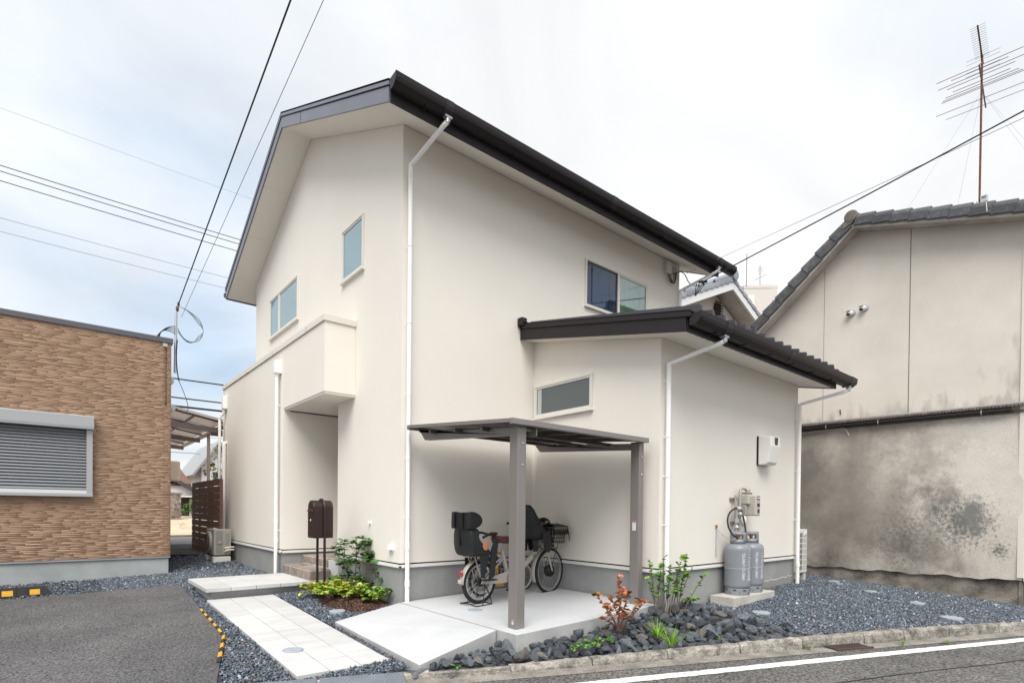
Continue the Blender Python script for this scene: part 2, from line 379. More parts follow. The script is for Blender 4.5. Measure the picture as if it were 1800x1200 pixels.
def arch_glass(name, tint, rough=.0, ior=1.6):
    m = D.materials.new(name); m.use_nodes = True; MATS[name] = m; n = m.node_tree.nodes; l = m.node_tree.links; n.clear()
    o = n.new('ShaderNodeOutputMaterial'); x = n.new('ShaderNodeMixShader'); t = n.new('ShaderNodeBsdfTransparent'); g_ = n.new('ShaderNodeBsdfGlossy'); fr = n.new('ShaderNodeMath'); lw_ = n.new('ShaderNodeLayerWeight'); lw_.inputs[0].default_value = .5; pw = n.new('ShaderNodeMath'); pw.operation = 'POWER'; pw.inputs[1].default_value = 4; l.new(lw_.outputs['Facing'], pw.inputs[0]); fr.operation = 'MULTIPLY_ADD'; fr.inputs[1].default_value = .85; fr.inputs[2].default_value = ior; l.new(pw.outputs[0], fr.inputs[0])
    t.inputs[0].default_value = (*tint, 1); g_.inputs['Roughness'].default_value = rough
    l.new(fr.outputs[0], x.inputs[0]); l.new(t.outputs[0], x.inputs[1]); l.new(g_.outputs[0], x.inputs[2]); l.new(x.outputs[0], o.inputs[0])
arch_glass('poly', (.66, .58, .56), .3, .12); arch_glass('glass_green', (.80, .90, .84), 0, .20); arch_glass('glass_screen', (.50, .60, .74), .02, .07)
M('reflection_green', (.40, .50, .41), .9, fine=.06, fscale=20)  # colour imitates a green gable mirrored in the upper window
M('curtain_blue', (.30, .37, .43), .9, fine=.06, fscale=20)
# ------------------------------------------------------------------ terrain
CP = np.array([(2.7,12.3,.12),(2.7,9.26,.07),(1.47,10.6,-.03),(1.9,7.6,-.06),(1.4,7.6,-.07),(1.8,4.3,-.205),(2.3,5.6,-.13),(2.9,6.5,-.07),
    (6.66,3.41,-.05),(6.24,3.69,-.02),(8.8,3.69,.055),(10.4,4.05,.06),(10.2,1.28,-.15),(3.4,3.35,-.185),(5.2,2.65,-.175),(7.2,1.65,-.165),(8.7,1.1,-.165),
    (2.25,6.5,-.105),(1.4,6.5,-.11),(1.4,5.5,-.155),(2.25,5.0,-.18),(2.25,6.0,-.13),(-.5,9.1,-.08),(-2.5,9,-.09),(-2.5,5,-.2),(.5,5,-.19),(2.0,15,.12),(0,12,-.02),(10.3,7,.08)])
def gb(x, y): return np.stack([np.ones_like(x), x, y, x*y, x*x, y*y, y**3/50, x**3/50], -1)
GC = np.linalg.lstsq(gb(CP[:, 0], CP[:, 1]), CP[:, 2], rcond=None)[0]
def G(x, y): return gb(np.asarray(x, float), np.asarray(y, float))@GC
def g(x, y): return float(G(x, y))
NX, NY = .385, .923      # normal of the kerb line
def Q(x, y): return NX*x+NY*y
def road_pt(t, q, z): return (t*NY+q*NX, -t*NX+q*NY, z)   # along / across the road
KQ = 4.385; ROAD_Z = -.235
def pz0(y): return -.195+(y-4.30)*.0453
def ytop(x): return (KQ-NX*x)/NY

o = MB().grid(lambda u, v: (u, v, -.62), np.linspace(-900, 900, 13), np.linspace(-900, 900, 13), False).build('ground', M('earth', (.16, .15, .13), .95, (.10, .10, .095), nscale=.2)); struct(o)
o = MB().grid(lambda u, v: road_pt(u, v, ROAD_Z-.0006*(4.14-v)**2), np.linspace(-40, 60, 60), [-9, -4, 0, 1.5, 2.6, 3.4, 4.14]).build('road', 'asphalt_road', recalc=False); struct(o)
o = MB().grid(lambda u, v: road_pt(u, v, ROAD_Z+.004+.008*math.sin(u*1.3)*(4.12-v)*0+.02*(v-4.1)**2), np.linspace(-40, 60, 120), np.linspace(4.11, 4.36, 5)).build('road_gutter', 'gutter_concrete', recalc=False); struct(o)
# painted edge line, slightly ragged
rg = random.Random(3)
us = np.linspace(-6, 14, 260); e0 = [3.785+.026*(u-1.76)+rg.uniform(-.006, .006) for u in us]; e1 = [3.90+.026*(u-1.76)+rg.uniform(-.006, .006) for u in us]
mb = MB(); mb.add([p for i, u in enumerate(us) for p in (road_pt(u, e0[i], ROAD_Z+.004), road_pt(u, e1[i], ROAD_Z+.004))], [(2*i, 2*i+2, 2*i+3, 2*i+1) for i in range(len(us)-1)])
struct(mb.build('road_line', 'white_paint', recalc=False))
mb = MB(); us = np.linspace(-6, 16, 90); pp = [road_pt(u, 3.35+.032*(u-3.9)+.012*math.sin(u*3.1)+rg.uniform(-.006, .006), ROAD_Z+.003) for u in us]
mb.add([q for p in pp for q in (p, (p[0]+.004, p[1]+.011+rg.uniform(0, .006), p[2]))], [(2*i, 2*i+2, 2*i+3, 2*i+1) for i in range(len(us)-1)]); struct(mb.build('road_crack', 'black_gap', recalc=False))

# gravel bed sheet
o = MB().grid(lambda t, q: (lambda p: (p[0], p[1], min(g(p[0], p[1])-.012, pz0(p[1])-.05 if 1.2 < p[0] < 2.45 and 4 < p[1] < 7.9 else 9)))(road_pt(t, q, 0)), np.linspace(-9, 10.5, 90), np.linspace(KQ-.03, 15.6, 75)).build('gravel_bed', 'gravel_base', recalc=False); struct(o)
# parking asphalt
YE = [3.4, 3.95, 4.17, 5.07, 5.81, 7.09, 9.24]; XE = [.60, .76, .83, 1.06, 1.25, 1.29, 1.39]
def xe(y): return float(np.interp(y, YE, XE))
def drive(u, v):
    y0, y1 = ytop(-3+u*3.8)-.05, 9.12+.06*u; y = y0+(y1-y0)*v; x = -3+(xe(y)+3)*u
    return (x, y, g(x, y)+.014)
mb = MB().grid(drive, np.linspace(0, 1, 24), np.linspace(0, 1, 40))
nu, nv = 24, 40; edge = [(nu-1)*nv+j for j in range(nv)]; top = [i*nv+nv-1 for i in range(nu)]
for L in (edge, top):
    for a, b in zip(L, L[1:]):
        va, vb = mb.v[a], mb.v[b]; mb.add([va, vb, (vb[0]+.01, vb[1], vb[2]-.08), (va[0]+.01, va[1], va[2]-.08)], [(0, 1, 2, 3)])
struct(mb.build('parking_asphalt', 'asphalt', recalc=False))
# lane and street behind, sandy plot
struct(MB().grid(lambda u, v: (u, v, .105+.002*math.sin(u)), np.linspace(-1, 2.35, 6), np.linspace(13.15, 16.4, 6)).build('side_lane', 'asphalt', recalc=False))
struct(MB().grid(lambda u, v: (u, v, .11), np.linspace(-20, 40, 6), np.linspace(16.4, 20.9, 3)).build('back_street', M('asphalt_grey', (.19, .19, .19), .9, fine=.2, fscale=40), recalc=False))
struct(MB().box(-20, 40, 20.9, 21.05, -.3, .17).build('back_kerb', 'gutter_concrete'))
struct(MB().grid(lambda u, v: (u, v, .13+.58*min(1, ((v-21)/5.2)**.8)), np.linspace(-20, 40, 30), np.linspace(21, 40, 14)).build('sandy_plot', 'sand', recalc=False))

# kerb of rough blocks
kerb = struct(MB().prism([road_pt(.4, KQ-.075, -.4), road_pt(.4, KQ-.01, -.4), road_pt(.4, KQ-.01, -.20), road_pt(.4, KQ-.075, -.20)], Vector(road_pt(11.9, 0, 0))).build('kerb', 'kerb'))
rk = random.Random(5); t = .62
while t < 11.6:
    L = rk.uniform(.55, .8); mb = MB(); n = 10
    low = -.03 if t < .95 else 0
    def kp(u, k, t=t, L=L, low=low):
        tt = t+.006+(L-.012)*u; q0, q1 = KQ-.10, KQ-.004; x, y, _ = road_pt(tt, KQ, 0); z1 = g(x, y)+.018+low
        j = (math.sin(tt*23)+math.sin(tt*51+1))*.0035
        prof = [(q0, -.42), (q0-.006+j, ROAD_Z+.02), (q0+j, z1-.022), (q0+.014+j, z1-.005), (q0+.045, z1+j), (q1-.012, z1-.002-j), (q1+j, z1-.02), (q1, -.42)]
        q, z = prof[k]; return road_pt(tt, q, z)
    mb.grid(kp, [i/n for i in range(n+1)], range(8), smooth=False)
    for u in (0, 1): mb.add([kp(u, k) for k in range(8)], [tuple(range(8))])
    mb.build('kerb_stone', 'kerb', kerb); t += L
# low broken kerb edge left of the parking slab and two kerb ramps
mb = MB(); us = np.linspace(-1.6, .66, 40)
def lowk(u, k):
    x, y, _ = road_pt(u, KQ, 0); z = g(x, y)+.022+.008*math.sin(u*31)+.005*math.sin(u*77)
    q = [KQ-.085+.008*math.sin(u*23), KQ-.085+.008*math.sin(u*23), KQ-.01+.012*math.sin(u*40), KQ+.01][k]; return road_pt(u, q, [-.4, z, z, -.4][k])
mb.grid(lowk, us, range(4), False).build('kerb_stone', M('kerb_pale', (.52, .49, .42), .95, (.30, .28, .24), nscale=14, bump=1, bscale=40, bdist=.015), kerb)
def ramp_plate(t0, t1, label):
    r = thing('kerb_ramp', label, 'kerb ramp', road_pt((t0+t1)/2, KQ-.2, ROAD_Z), 0, 'ramps laid against the kerb')
    a = [road_pt(t0, KQ-.07, -.165), road_pt(t1, KQ-.07, -.165), road_pt(t1, KQ-.48, ROAD_Z+.012), road_pt(t0, KQ-.48, ROAD_Z+.012)]
    MB().prism(a, (0, 0, -.035)).build('plate', 'plate', r, bevel=.004)
    e1 = Vector(a[1])-Vector(a[0]); e2 = Vector(a[3])-Vector(a[0]); nrm = e2.cross(e1).normalized()
    if nrm.z < 0: nrm = -nrm
    mb = MB(); nu_, nv_ = int(e1.length/.03), 13
    for i in range(nu_):
        for j in range(nv_):
            c = Vector(a[0])+e1*((i+.5+.5*(j % 2)*.98)/(nu_+.6))+e2*((j+.5)/nv_)
            d1 = e1.normalized()*.011; d2 = e2.normalized()*.006
            mb.add([c-d1, c+d2, c+d1, c-d2, c+nrm*.004], [(0, 1, 4), (1, 2, 4), (2, 3, 4), (3, 0, 4)])
    s = mb.build('tread_studs', 'plate', r); s['kind'] = 'stuff'
ramp_plate(-.155, .46, 'grey studded kerb ramp below the end of the tiled path')
ramp_plate(-.80, -.175, 'grey kerb ramp cut off by the bottom edge, left of the other one')
# street drain grate
gr = thing('drain_grate', 'rusty slotted drain grate in the road gutter beside the kerb', 'drain grate', road_pt(4.82, 4.2, ROAD_Z))
mb = MB()
for i in range(13):
    a = 4.6+i*.034; mb.prism([road_pt(a, 4.13, ROAD_Z+.006), road_pt(a+.018, 4.13, ROAD_Z+.006), road_pt(a+.018, 4.275, ROAD_Z+.006), road_pt(a, 4.275, ROAD_Z+.006)], (0, 0, .012))
mb.build('bars', 'grate', gr)
mb = MB()
for a, b in ((4.115, 4.135), (4.27, 4.285)): mb.prism([road_pt(4.585, a, ROAD_Z+.005), road_pt(5.05, a, ROAD_Z+.005), road_pt(5.05, b, ROAD_Z+.005), road_pt(4.585, b, ROAD_Z+.005)], (0, 0, .016))
mb.build('frame', 'grate', gr)
MB().prism([road_pt(4.59, 4.12, ROAD_Z+.0065), road_pt(5.045, 4.12, ROAD_Z+.0065), road_pt(5.045, 4.28, ROAD_Z+.0065), road_pt(4.59, 4.28, ROAD_Z+.0065)], (0, 0, .001)).build('pit', 'black_gap', gr)

# ------------------------------------------------------------------ slabs and path
zs = lambda x: .025*(x-3.13)
o = MB().prism([(3.137, 3.68, -.35), (5.235, 3.68, -.35), (5.235, 3.68, zs(5.235)), (3.137, 3.68, 0)], (0, 2.125, 0)).build('parking_slab', 'slab', bevel=.006); struct(o)
o.data.materials.append(MATS['slab_side'])
for p in o.data.polygons:
    if abs(p.normal.z) < .5: p.material_index = 1
A_ = [(3.121, 3.955, -.002), (3.121, 5.80, -.002), (2.265, 5.62, -.092), (2.282, 3.90, -.168)]
o = MB().add(A_+[(x, y, -.35) for x, y, z in A_], [(0, 1, 2, 3), (4, 7, 6, 5), (0, 4, 5, 1), (1, 5, 6, 2), (2, 6, 7, 3), (3, 7, 4, 0)]).build('ramp_slab', 'slab', bevel=.006); struct(o); RAMP = o
o.data.materials.append(MATS['slab_side'])
for p in o.data.polygons:
    if abs(p.normal.z) < .5: p.material_index = 1
for r_, a0, a1 in ((1.55, 2.25, 2.95), (1.585, 2.25, 2.95), (1.9, 2.35, 2.75), (1.25, 2.3, 2.8)):   # faint tyre arcs
    pts = [(3.55+r_*math.cos(a), 4.0+.9*r_*math.sin(a)-.25) for a in np.linspace(a0, a1, 24)]; pts = [q for q in pts if 2.32 < q[0] < 3.08 and 4.0 < q[1] < 5.5]
    if len(pts) > 3:
        zz = lambda x_, y_: np.interp(x_, (2.27, 3.121), (-.168+(y_-3.9)*.0442, -.002))+.0025
        MB().add([w_ for x_, y_ in pts for w_ in ((x_, y_, zz(x_, y_)), (x_+.006, y_+.004, zz(x_+.006, y_)))], [(2*i, 2*i+2, 2*i+3, 2*i+1) for i in range(len(pts)-1)]).build('tyre_mark', M('tyre_mark', (.46, .47, .48), .85), RAMP, recalc=False)
def pz(y): return -.195+(y-4.30)*.0453
pth = struct(MB().add([(1.432, 4.305, pz(4.3)-.035), (2.218, 4.265, pz(4.3)-.035), (2.218, 7.62, pz(7.62)-.035), (1.432, 7.62, pz(7.62)-.035)]+[(1.432, 4.305, -.35), (2.218, 4.265, -.35), (2.218, 7.62, -.3), (1.432, 7.62, -.3)],
    [(0, 1, 2, 3), (0, 4, 5, 1), (1, 5, 6, 2), (2, 6, 7, 3), (3, 7, 4, 0)]).build('garden_path', M('tile_joint', (.20, .205, .21), .9)))
cw = (2.22-1.43)/3
for c, offs in enumerate((0, .27, .42)):
    y = 4.29-offs
    while y < 7.60:
        y0, y1 = max(y, 4.29-.017*c), min(y+.56, 7.60)
        if y1-y0 > .06:
            x0, x1 = 1.43+c*cw+.003, 1.43+(c+1)*cw-.003; yy0, yy1 = y0+.0045, y1-.0045; j = random.uniform(-.0012, .0012)
            tops = [(x0, yy0, pz(yy0)+j), (x1, yy0, pz(yy0)+j), (x1, yy1, pz(yy1)+j), (x0, yy1, pz(yy1)+j)]
            MB().prism(tops, (0, 0, -.04)).build('tile', 'path_tile', pth, bevel=.002, bseg=1)
        y += .56
# raised landing
ld = struct(MB().box(1.50, 2.72, 7.66, 8.72, -.3, .048).build('entrance_landing', 'slab_side'))
xs = [1.415, 1.70, 2.0, 2.30, 2.60, 2.695]; 
for i in range(5):
    ys = [7.55, 8.15, 8.75] if i % 2 == 0 else [7.55, 7.85, 8.45, 8.75]
    for y0, y1 in zip(ys, ys[1:]):
        MB().box(xs[i]+.003, xs[i+1]-.003, y0+.003, y1-.003, .05, .10).build('tile', 'path_tile', ld, bevel=.003, bseg=1)
LIDS = ((9.52, 3.40), (9.33, 3.25), (9.06, 2.75), (8.72, 2.10), (8.12, 1.62), (6.33, 3.03))
# round inspection lids
def lid(x, y, z, r, label, tilt=0):
    t_ = thing('inspection_lid', label, 'drain lid', (x, y, z), 0, 'round drain lids set in the ground')
    MB().lathe([(0, .004), (r*.90, .004), (r*.93, .0), (r*.96, .005), (r, .002), (r, -.05)], 32).build('cap', 'lid', t_, local=True)
    MB().box(-.012, .012, -r*.5, r*.5, .0045, .007).build('grip_bar', 'lid', t_, local=True)
lid(1.625, 4.98, pz(4.98)+.003, .088, 'pale round lid set into the tiled path')
lid(2.47, 6.06, g(2.47, 6.06)+.028, .09, 'round lid in the gravel beside the ramp slab')
lid(3.52, 4.83, .011, .08, 'flat round lid in the bicycle slab near the rear wheel')
for (x, y, r, lb) in ((LIDS[0][0], LIDS[0][1], .085, 'round lid in the right gravel, closest to the outdoor unit'), (LIDS[1][0], LIDS[1][1], .05, 'small round lid just in front of the lid by the outdoor unit'), (LIDS[2][0], LIDS[2][1], .085, 'round lid in the right gravel, middle of the row'),
        (LIDS[3][0], LIDS[3][1], .085, 'round lid in the right gravel with a sprig of weed'), (LIDS[4][0], LIDS[4][1], .115, 'largest round lid, in the gravel close to the kerb'), (LIDS[5][0], LIDS[5][1], .10, 'round lid on the gravel between rock pile and gas pad')):
    lid(x, y, g(x, y)+.018, r, lb)

# ------------------------------------------------------------------ gravel stones
def ing(x, y):
    ok = Q(x, y) > KQ+.01
    xeb = np.interp(y, YE, XE)
    ok &= ~((x < xeb+.01) & (y < 9.14))
    ok &= ~((x > 1.425) & (x < 2.225) & (y > 4.27) & (y < 7.7))
    ok &= ~((x > 1.47) & (x < 2.8) & (y > 7.6) & (y < 8.75))
    ok &= ~((x > 3.10) & (x < 5.28) & (y > 3.66) & (y < 12))
    ok &= ~((x > 2.25) & (x < 3.2) & (y > 3.9) & (y < 5.62+.21*(x-2.26)))
    ok &= ~((x > 2.68) & (y > 8.75) & (x < 9) & (y < 12.8)) & ~((x > 3.11) & (y > 5.8) & (x < 8.85) & (y < 12.8))
    ok &= ~((x > 5.2) & (x < 8.80) & (y > 3.68))
    ok &= ~((x < 1.46) & (y > 10.59)) & ~((x < 2.36) & (y > 13.15)) & (y < 13.8)
    ok &= ~((x > 10.30+.07*(y-1.28)*-1) & (y > 1.2))
    ok &= ~((x > 2.3) & (x < 5.9) & (y < 3.68) & (y < 3.95))
    ok &= (x < 10.6) & (y < 13.8)
    return ok
def stones(n, x0, x1, y0, y1, s0, s1, seed):
    R = np.random.default_rng(seed); x = R.uniform(x0, x1, n); y = R.uniform(y0, y1, n); k = ing(x, y); x, y = x[k], y[k]; n = len(x)
    base = np.array([(1, 0, 0), (-1, 0, 0), (0, 1, 0), (0, -1, 0), (0, 0, 1), (0, 0, -1.)]); fc = np.array([(0, 2, 4), (2, 1, 4), (1, 3, 4), (3, 0, 4), (2, 0, 5), (1, 2, 5), (3, 1, 5), (0, 3, 5)])
    sc = R.uniform(s0, s1, (n, 1))*np.exp(R.normal(0, .28, (n, 1)))*np.array([1, .75, .55])*R.uniform(.75, 1.25, (n, 3))
    V = base[None]+R.normal(0, .22, (n, 6, 3)); V = V*sc[:, None]
    ang = R.uniform(0, 2*np.pi, (n, 3)); ang[:, :2] = R.normal(0, .5, (n, 2))
    for ax in (0, 1, 2):
        c, s = np.cos(ang[:, ax])[:, None], np.sin(ang[:, ax])[:, None]; a, b = [(1, 2), (2, 0), (0, 1)][ax]
        va, vb = V[:, :, a].copy(), V[:, :, b].copy(); V[:, :, a] = va*c-vb*s; V[:, :, b] = va*s+vb*c
    V += np.stack([x, y, G(x, y)+R.uniform(-.006, .010, n)], -1)[:, None]
    Fc = (fc[None]+6*np.arange(n)[:, None, None]).reshape(-1, 3)
    v = np.exp(R.normal(0, .42, n))*.112; tint = np.stack([v*.84, v, v*1.22], -1)
    r = R.random(n); w = r < .022; tint[w] = np.array([.42, .40, .37])*R.uniform(.7, 1.2, (w.sum(), 1)); w = (r > .022) & (r < .04); tint[w] = np.array([.26, .17, .11])*R.uniform(.7, 1.3, (w.sum(), 1))
    w = (r > .9); tint[w] *= 1.8
    return V.reshape(-1, 3), Fc, np.repeat(np.clip(tint, .02, .6), 6, 0)
S = [stones(80000, .5, 3.1, 4.0, 10.6, .009, .016, 1), stones(30000, -2.6, 2.7, 9.1, 13.8, .011, .018, 2), stones(105000, 5.6, 10.6, .8, 4.4, .010, .017, 3), stones(9000, 8.8, 10.6, 4.4, 8, .014, .022, 4)]
off = 0; VV, FF, CC = [], [], []
for v, f, c in S: VV.append(v); FF.append(f+off); CC.append(c); off += len(v)
o = npmesh('gravel', np.concatenate(VV), np.concatenate(FF), 'gravel', np.concatenate(CC)); o['kind'] = 'stuff'; o['label'] = 'blue-grey crushed stone gravel spread round the house'
# ------------------------------------------------------------------ the cream house
XA, YB, XW, XL, YL = 3.131, 5.825, 2.70, 5.241, 3.69
XE2, YR, YC = 8.81, 11.955, 8.89           # far end, far eave wall, ridge line
EZ, SL = 5.62, .45
H = thing('house', 'cream stucco two storey house with dark gable roof, lean-to and porch', 'house', (XA, YB, 0))
def zr(y): return EZ+SL*(min(y-YB, YR-y))
T = .16; WB = .458
mb = MB()
def yz(poly, x0, x1): mb.prism([(x0, y, z) for y, z in poly], (x1-x0, 0, 0))
yz([(YB, WB), (7.70, WB), (7.70, zr(7.70)), (YB, EZ)], XA, XA+T)
yz([(7.70, 2.63), (8.78, 2.63), (8.78, zr(8.78)), (7.70, zr(7.70))], XA, XA+T)
yz([(8.78, WB), (YR, WB), (YR, EZ), (YC, zr(YC)), (8.78, zr(8.78))], XA, XA+T)
yz([(YB, WB), (YR, WB), (YR, EZ), (YC, zr(YC)), (YB, EZ)], XE2-T, XE2)
for a in ((XA+T, 6.275, WB, EZ), (7.84, XE2-T, WB, EZ), (6.275, 7.84, WB, 4.28), (6.275, 7.84, 5.0, EZ)): mb.box(a[0], a[1], YB, YB+T, a[2], a[3])
mb.box(XA+T, XE2-T, YR-T, YR, WB, EZ)
mb.build('wall', 'stucco', H, recalc=False)
# porch recess and entry wing
mb = MB(); mb.box(XW, XW+T, 8.776, 12.75, WB, 3.56); mb.box(XW+T, 4.3, 8.776, 8.776+T, WB, 2.63); mb.box(XW+T, XA, 12.75-T, 12.75, WB, 3.56)
mb.box(XW, XW+T, 7.11, 8.776, 2.64, 3.56); mb.box(XW+T, XA-.002, 7.11, 7.11+T, 2.64, 3.56); mb.box(XA+T+.001, 4.3, 7.70-T, 7.703, .38, 2.63); mb.box(4.3, 4.4, 7.54, 8.9, .38, 2.63)
mb.build('porch_wall', 'stucco', H, recalc=False)
MB().box(XW+.01, 4.3, 7.12, 8.79, 2.615, 2.638).build('porch_ceiling', 'soffit', H)
MB().box(XW+.02, XA-.002, 7.3, 12.7, 3.40, 3.45).build('balcony_floor', 'soffit', H)
mb = MB(); mb.box(XW+.10, 4.25, 8.765, 8.779, 2.600, 2.614).box(3.15, 4.25, 7.701, 7.712, 2.600, 2.614); mb.build('shadow_gap', 'black_gap', H)
mb = MB(); mb.lathe([(0, 0), (.05, 0), (.055, -.006), (.04, -.008), (0, -.003)], 20, (3.12+.12, 8.15, 2.613)); mb.build('ceiling_light', 'white_pvc', H)
MB().box(3.9, 3.94, 7.75, 8.72, .40, 2.45).build('front_door', M('door', (.10, .06, .04), .5), H, bevel=.004)
# balcony coping
mb = MB(); mb.box(XW-.02, XW+T+.02, 7.09, 12.77, 3.5625, 3.641); mb.box(XW+T+.021, XA-.003, 7.09, 7.11+T+.02, 3.5625, 3.640)
mb.build('coping', M('coping', (.70, .66, .60), .5), H)
mb = MB()
for y in (7.75, 9.3, 10.9, 12.4): mb.box(XW-.0225, XW-.0205, y, y+.012, 3.566, 3.641)
mb.build('coping_joint', M('joint_grey', (.45, .42, .39), .6), H)
# lean-to walls
mb = MB(); mb.prism([(XL, YL, WB), (XL, YB, WB), (XL, YB, 3.485), (XL, YL, 3.062)], (T, 0, 0)); mb.box(XL+T, 8.806-T, YL, YL+T, WB, 3.062)
mb.prism([(8.806-T, YL, WB), (8.806-T, YB, WB), (8.806-T, YB, 3.485), (8.806-T, YL, 3.062)], (T, 0, 0)); mb.build('lean_to_wall', 'stucco', H, recalc=False)
# foundation + white drip trim + dark gap
mb = MB(); i = .018
for a in ((XA+i, XA+.3, YB+i, 7.70-i), (XW+i, XW+.3, 8.78+i, 12.73), (XW+.3, 4.0, 8.78+i, 9.0), (XA+.3, XL+.4, YB+i, YB+.3), (XL+i, XL+.3, YL+i, YB+i), (XL+.3, 8.806-i, YL+i, YL+.3), (8.5, 8.806-i, YL+.3, 6), (XW+.3, XA+.5, 12.5, 12.73), (8.5, XE2-i, 6, YR-i)): mb.box(*a, -.35, .402)
mb.build('foundation', 'foundation', H, recalc=False)
runs = [((XA, 7.70), (XA, YB)), ((XA, YB), (XL, YB)), ((XL, YB), (XL, YL)), ((XL, YL), (8.806, YL)), ((8.806, YL), (8.806, YB)), ((XW, 12.75), (XW, 8.78)), ((XW, 8.78), (4.0, 8.78))]
conv = {1: (0, 1), 0: (1, 0)}
mb, mk = MB(), MB()
def strip(mb, a, b, off, z0, z1, th=.03):
    a = Vector((*a, 0)); b = Vector((*b, 0)); d = (b-a).normalized(); nn = Vector((d.y, -d.x, 0))     # outward on the right of travel
    nn = -nn if STRIPFLIP else nn
    mb.obox((a+b)/2+nn*(off-th/2)+Vector((0, 0, (z0+z1)/2)), d*((b-a).length/2), nn*(th/2), Vector((0, 0, (z1-z0)/2)))
STRIPFLIP = True
ext = {0: (0, .016), 1: (.016, -.022), 2: (-.022, .016), 3: (.016, .016), 4: (.016, 0), 5: (.016, .016), 6: (.016, 0)}
for k, (a, b) in enumerate(runs):
    d = (Vector((*b, 0))-Vector((*a, 0))).normalized(); a2 = (a[0]-d.x*ext[k][0], a[1]-d.y*ext[k][0]); b2 = (b[0]+d.x*ext[k][1], b[1]+d.y*ext[k][1])
    STRIPFLIP = False
    strip(mb, a2, b2, .016, .404, .424); strip(mb, a2, b2, .010, .4245, .441); strip(mk, a, b, -.006, .441, .4575)
mb.build('drip_trim', 'white_trim', H, recalc=False); mk.build('drip_gap', 'black_gap', H, recalc=False)
# stone steps at the porch
ST = MB().box(2.712, 3.008, 7.612, 8.765, -.3, .228).box(3.008, 4.3, 7.712, 8.765, -.3, .362).build('porch_steps', 'grout', H)
def tiles_face(axis, c, u0, u1, nu_, v0, v1, nv_, th=.012):
    for i in range(nu_):
        for j in range(nv_):
            a0, a1 = u0+(u1-u0)*i/nu_+.011, u0+(u1-u0)*(i+1)/nu_-.011; b0, b1 = v0+(v1-v0)*j/nv_+.011, v0+(v1-v0)*(j+1)/nv_-.011
            m = MB()
            if axis == 'x': m.box(c-th, c, a0, a1, b0, b1)
            elif axis == 'y': m.box(a0, a1, c-th, c, b0, b1)
            else: m.box(a0, a1, b0, b1, c, c+th)
            m.build('tile', 'step_stone', ST, bevel=.003, bseg=1)
tiles_face('x', 2.7125, 7.60, 8.77, 4, .10, .235, 1); tiles_face('z', .2285, 2.70, 3.005, 2, 7.60, 8.77, 5); tiles_face('y', 7.6125, 2.70, 3.01, 1, -.04, .235, 2)
tiles_face('x', 3.0085, 7.70, 8.77, 4, .245, .37, 1); tiles_face('z', .3625, 3.0, 3.8, 4, 7.72, 8.77, 5)
# ---- windows
def window(kind, pl, a0, a1, z0, z1, panes, mull=(), name='window', sill=True):
    """pl: plane coordinate; kind 'x' facing -x, 'y' facing -y; panes list of (a0,a1,material)"""
    def bx(mb, u0, u1, w0, w1, o0, o1):
        if kind == 'x': mb.box(pl-o1, pl-o0, u0, u1, w0, w1)
        else: mb.box(u0, u1, pl-o1, pl-o0, w0, w1)
    fw = .03
    fr = MB(); bx(fr, a0, a1, z1-fw, z1, -.06, .028); bx(fr, a0, a1, z0, z0+fw, -.06, .03); bx(fr, a0, a0+fw, z0+fw, z1-fw, -.06, .028); bx(fr, a1-fw, a1, z0+fw, z1-fw, -.06, .028)
    for m in mull: bx(fr, m-.018, m+.018, z0+fw, z1-fw, -.06, .024)
    w = fr.build(name, 'win_frame', H, bevel=.004, recalc=False)
    for b0, b1, mt in panes:
        p = MB(); bx(p, b0, b1, z0+fw+.002, z1-fw-.002, .001, .008); p.build('pane', mt, w)
        s = MB(); sw = .022
        bx(s, b0, b1, z1-fw-sw, z1-fw-.001, .009, .018); bx(s, b0, b1, z0+fw+.001, z0+fw+sw, .009, .018); bx(s, b0, b0+sw, z0+fw+sw, z1-fw-sw, .009, .018); bx(s, b1-sw, b1, z0+fw+sw, z1-fw-sw, .009, .018)
        s.build('sash', 'win_frame' if mt != 'glass_screen' else 'bronze_dark', w, recalc=False)
    if sill:
        s = MB(); bx(s, a0-.012, a1+.012, z0-.022, z0-.001, -.02, .045); s.build('sill', 'win_frame', w, bevel=.003)
    return w
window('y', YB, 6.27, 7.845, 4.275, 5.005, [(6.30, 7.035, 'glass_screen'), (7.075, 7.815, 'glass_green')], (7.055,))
for nm, x0, x1, mt_ in (('pane_backing', 6.29, 7.03, 'curtain_blue'), ('pane_backing', 7.03, 7.83, 'reflection_green')): MB().grid(lambda u, v: (x0+(x1-x0)*u, YB+.14+.018*math.sin(u*46+.8*math.sin(u*9)), 4.2+.9*v), np.linspace(0, 1, 90), [0, 1]).build(nm, mt_, H, recalc=False)  # green sheet is added behind the right pane to imitate its reflection
window('x', XA, 6.86, 7.57, 4.285, 5.015, [(6.89, 7.54, 'pane_blue')])
window('x', XA, 9.41, 10.98, 4.285, 5.02, [(9.44, 10.385, 'pane_blue'), (10.445, 10.95, 'pane_blue')], (10.415,))
window('x', XL, 4.70, 5.80, 2.40, 2.858, [(4.73, 5.77, 'pane_dark')])
MB().box(XL-.0105, XL-.009, 5.655, 5.735, 2.455, 2.80).build('curtain_edge', M('curtain_pale', (.45, .50, .47), .9), H)
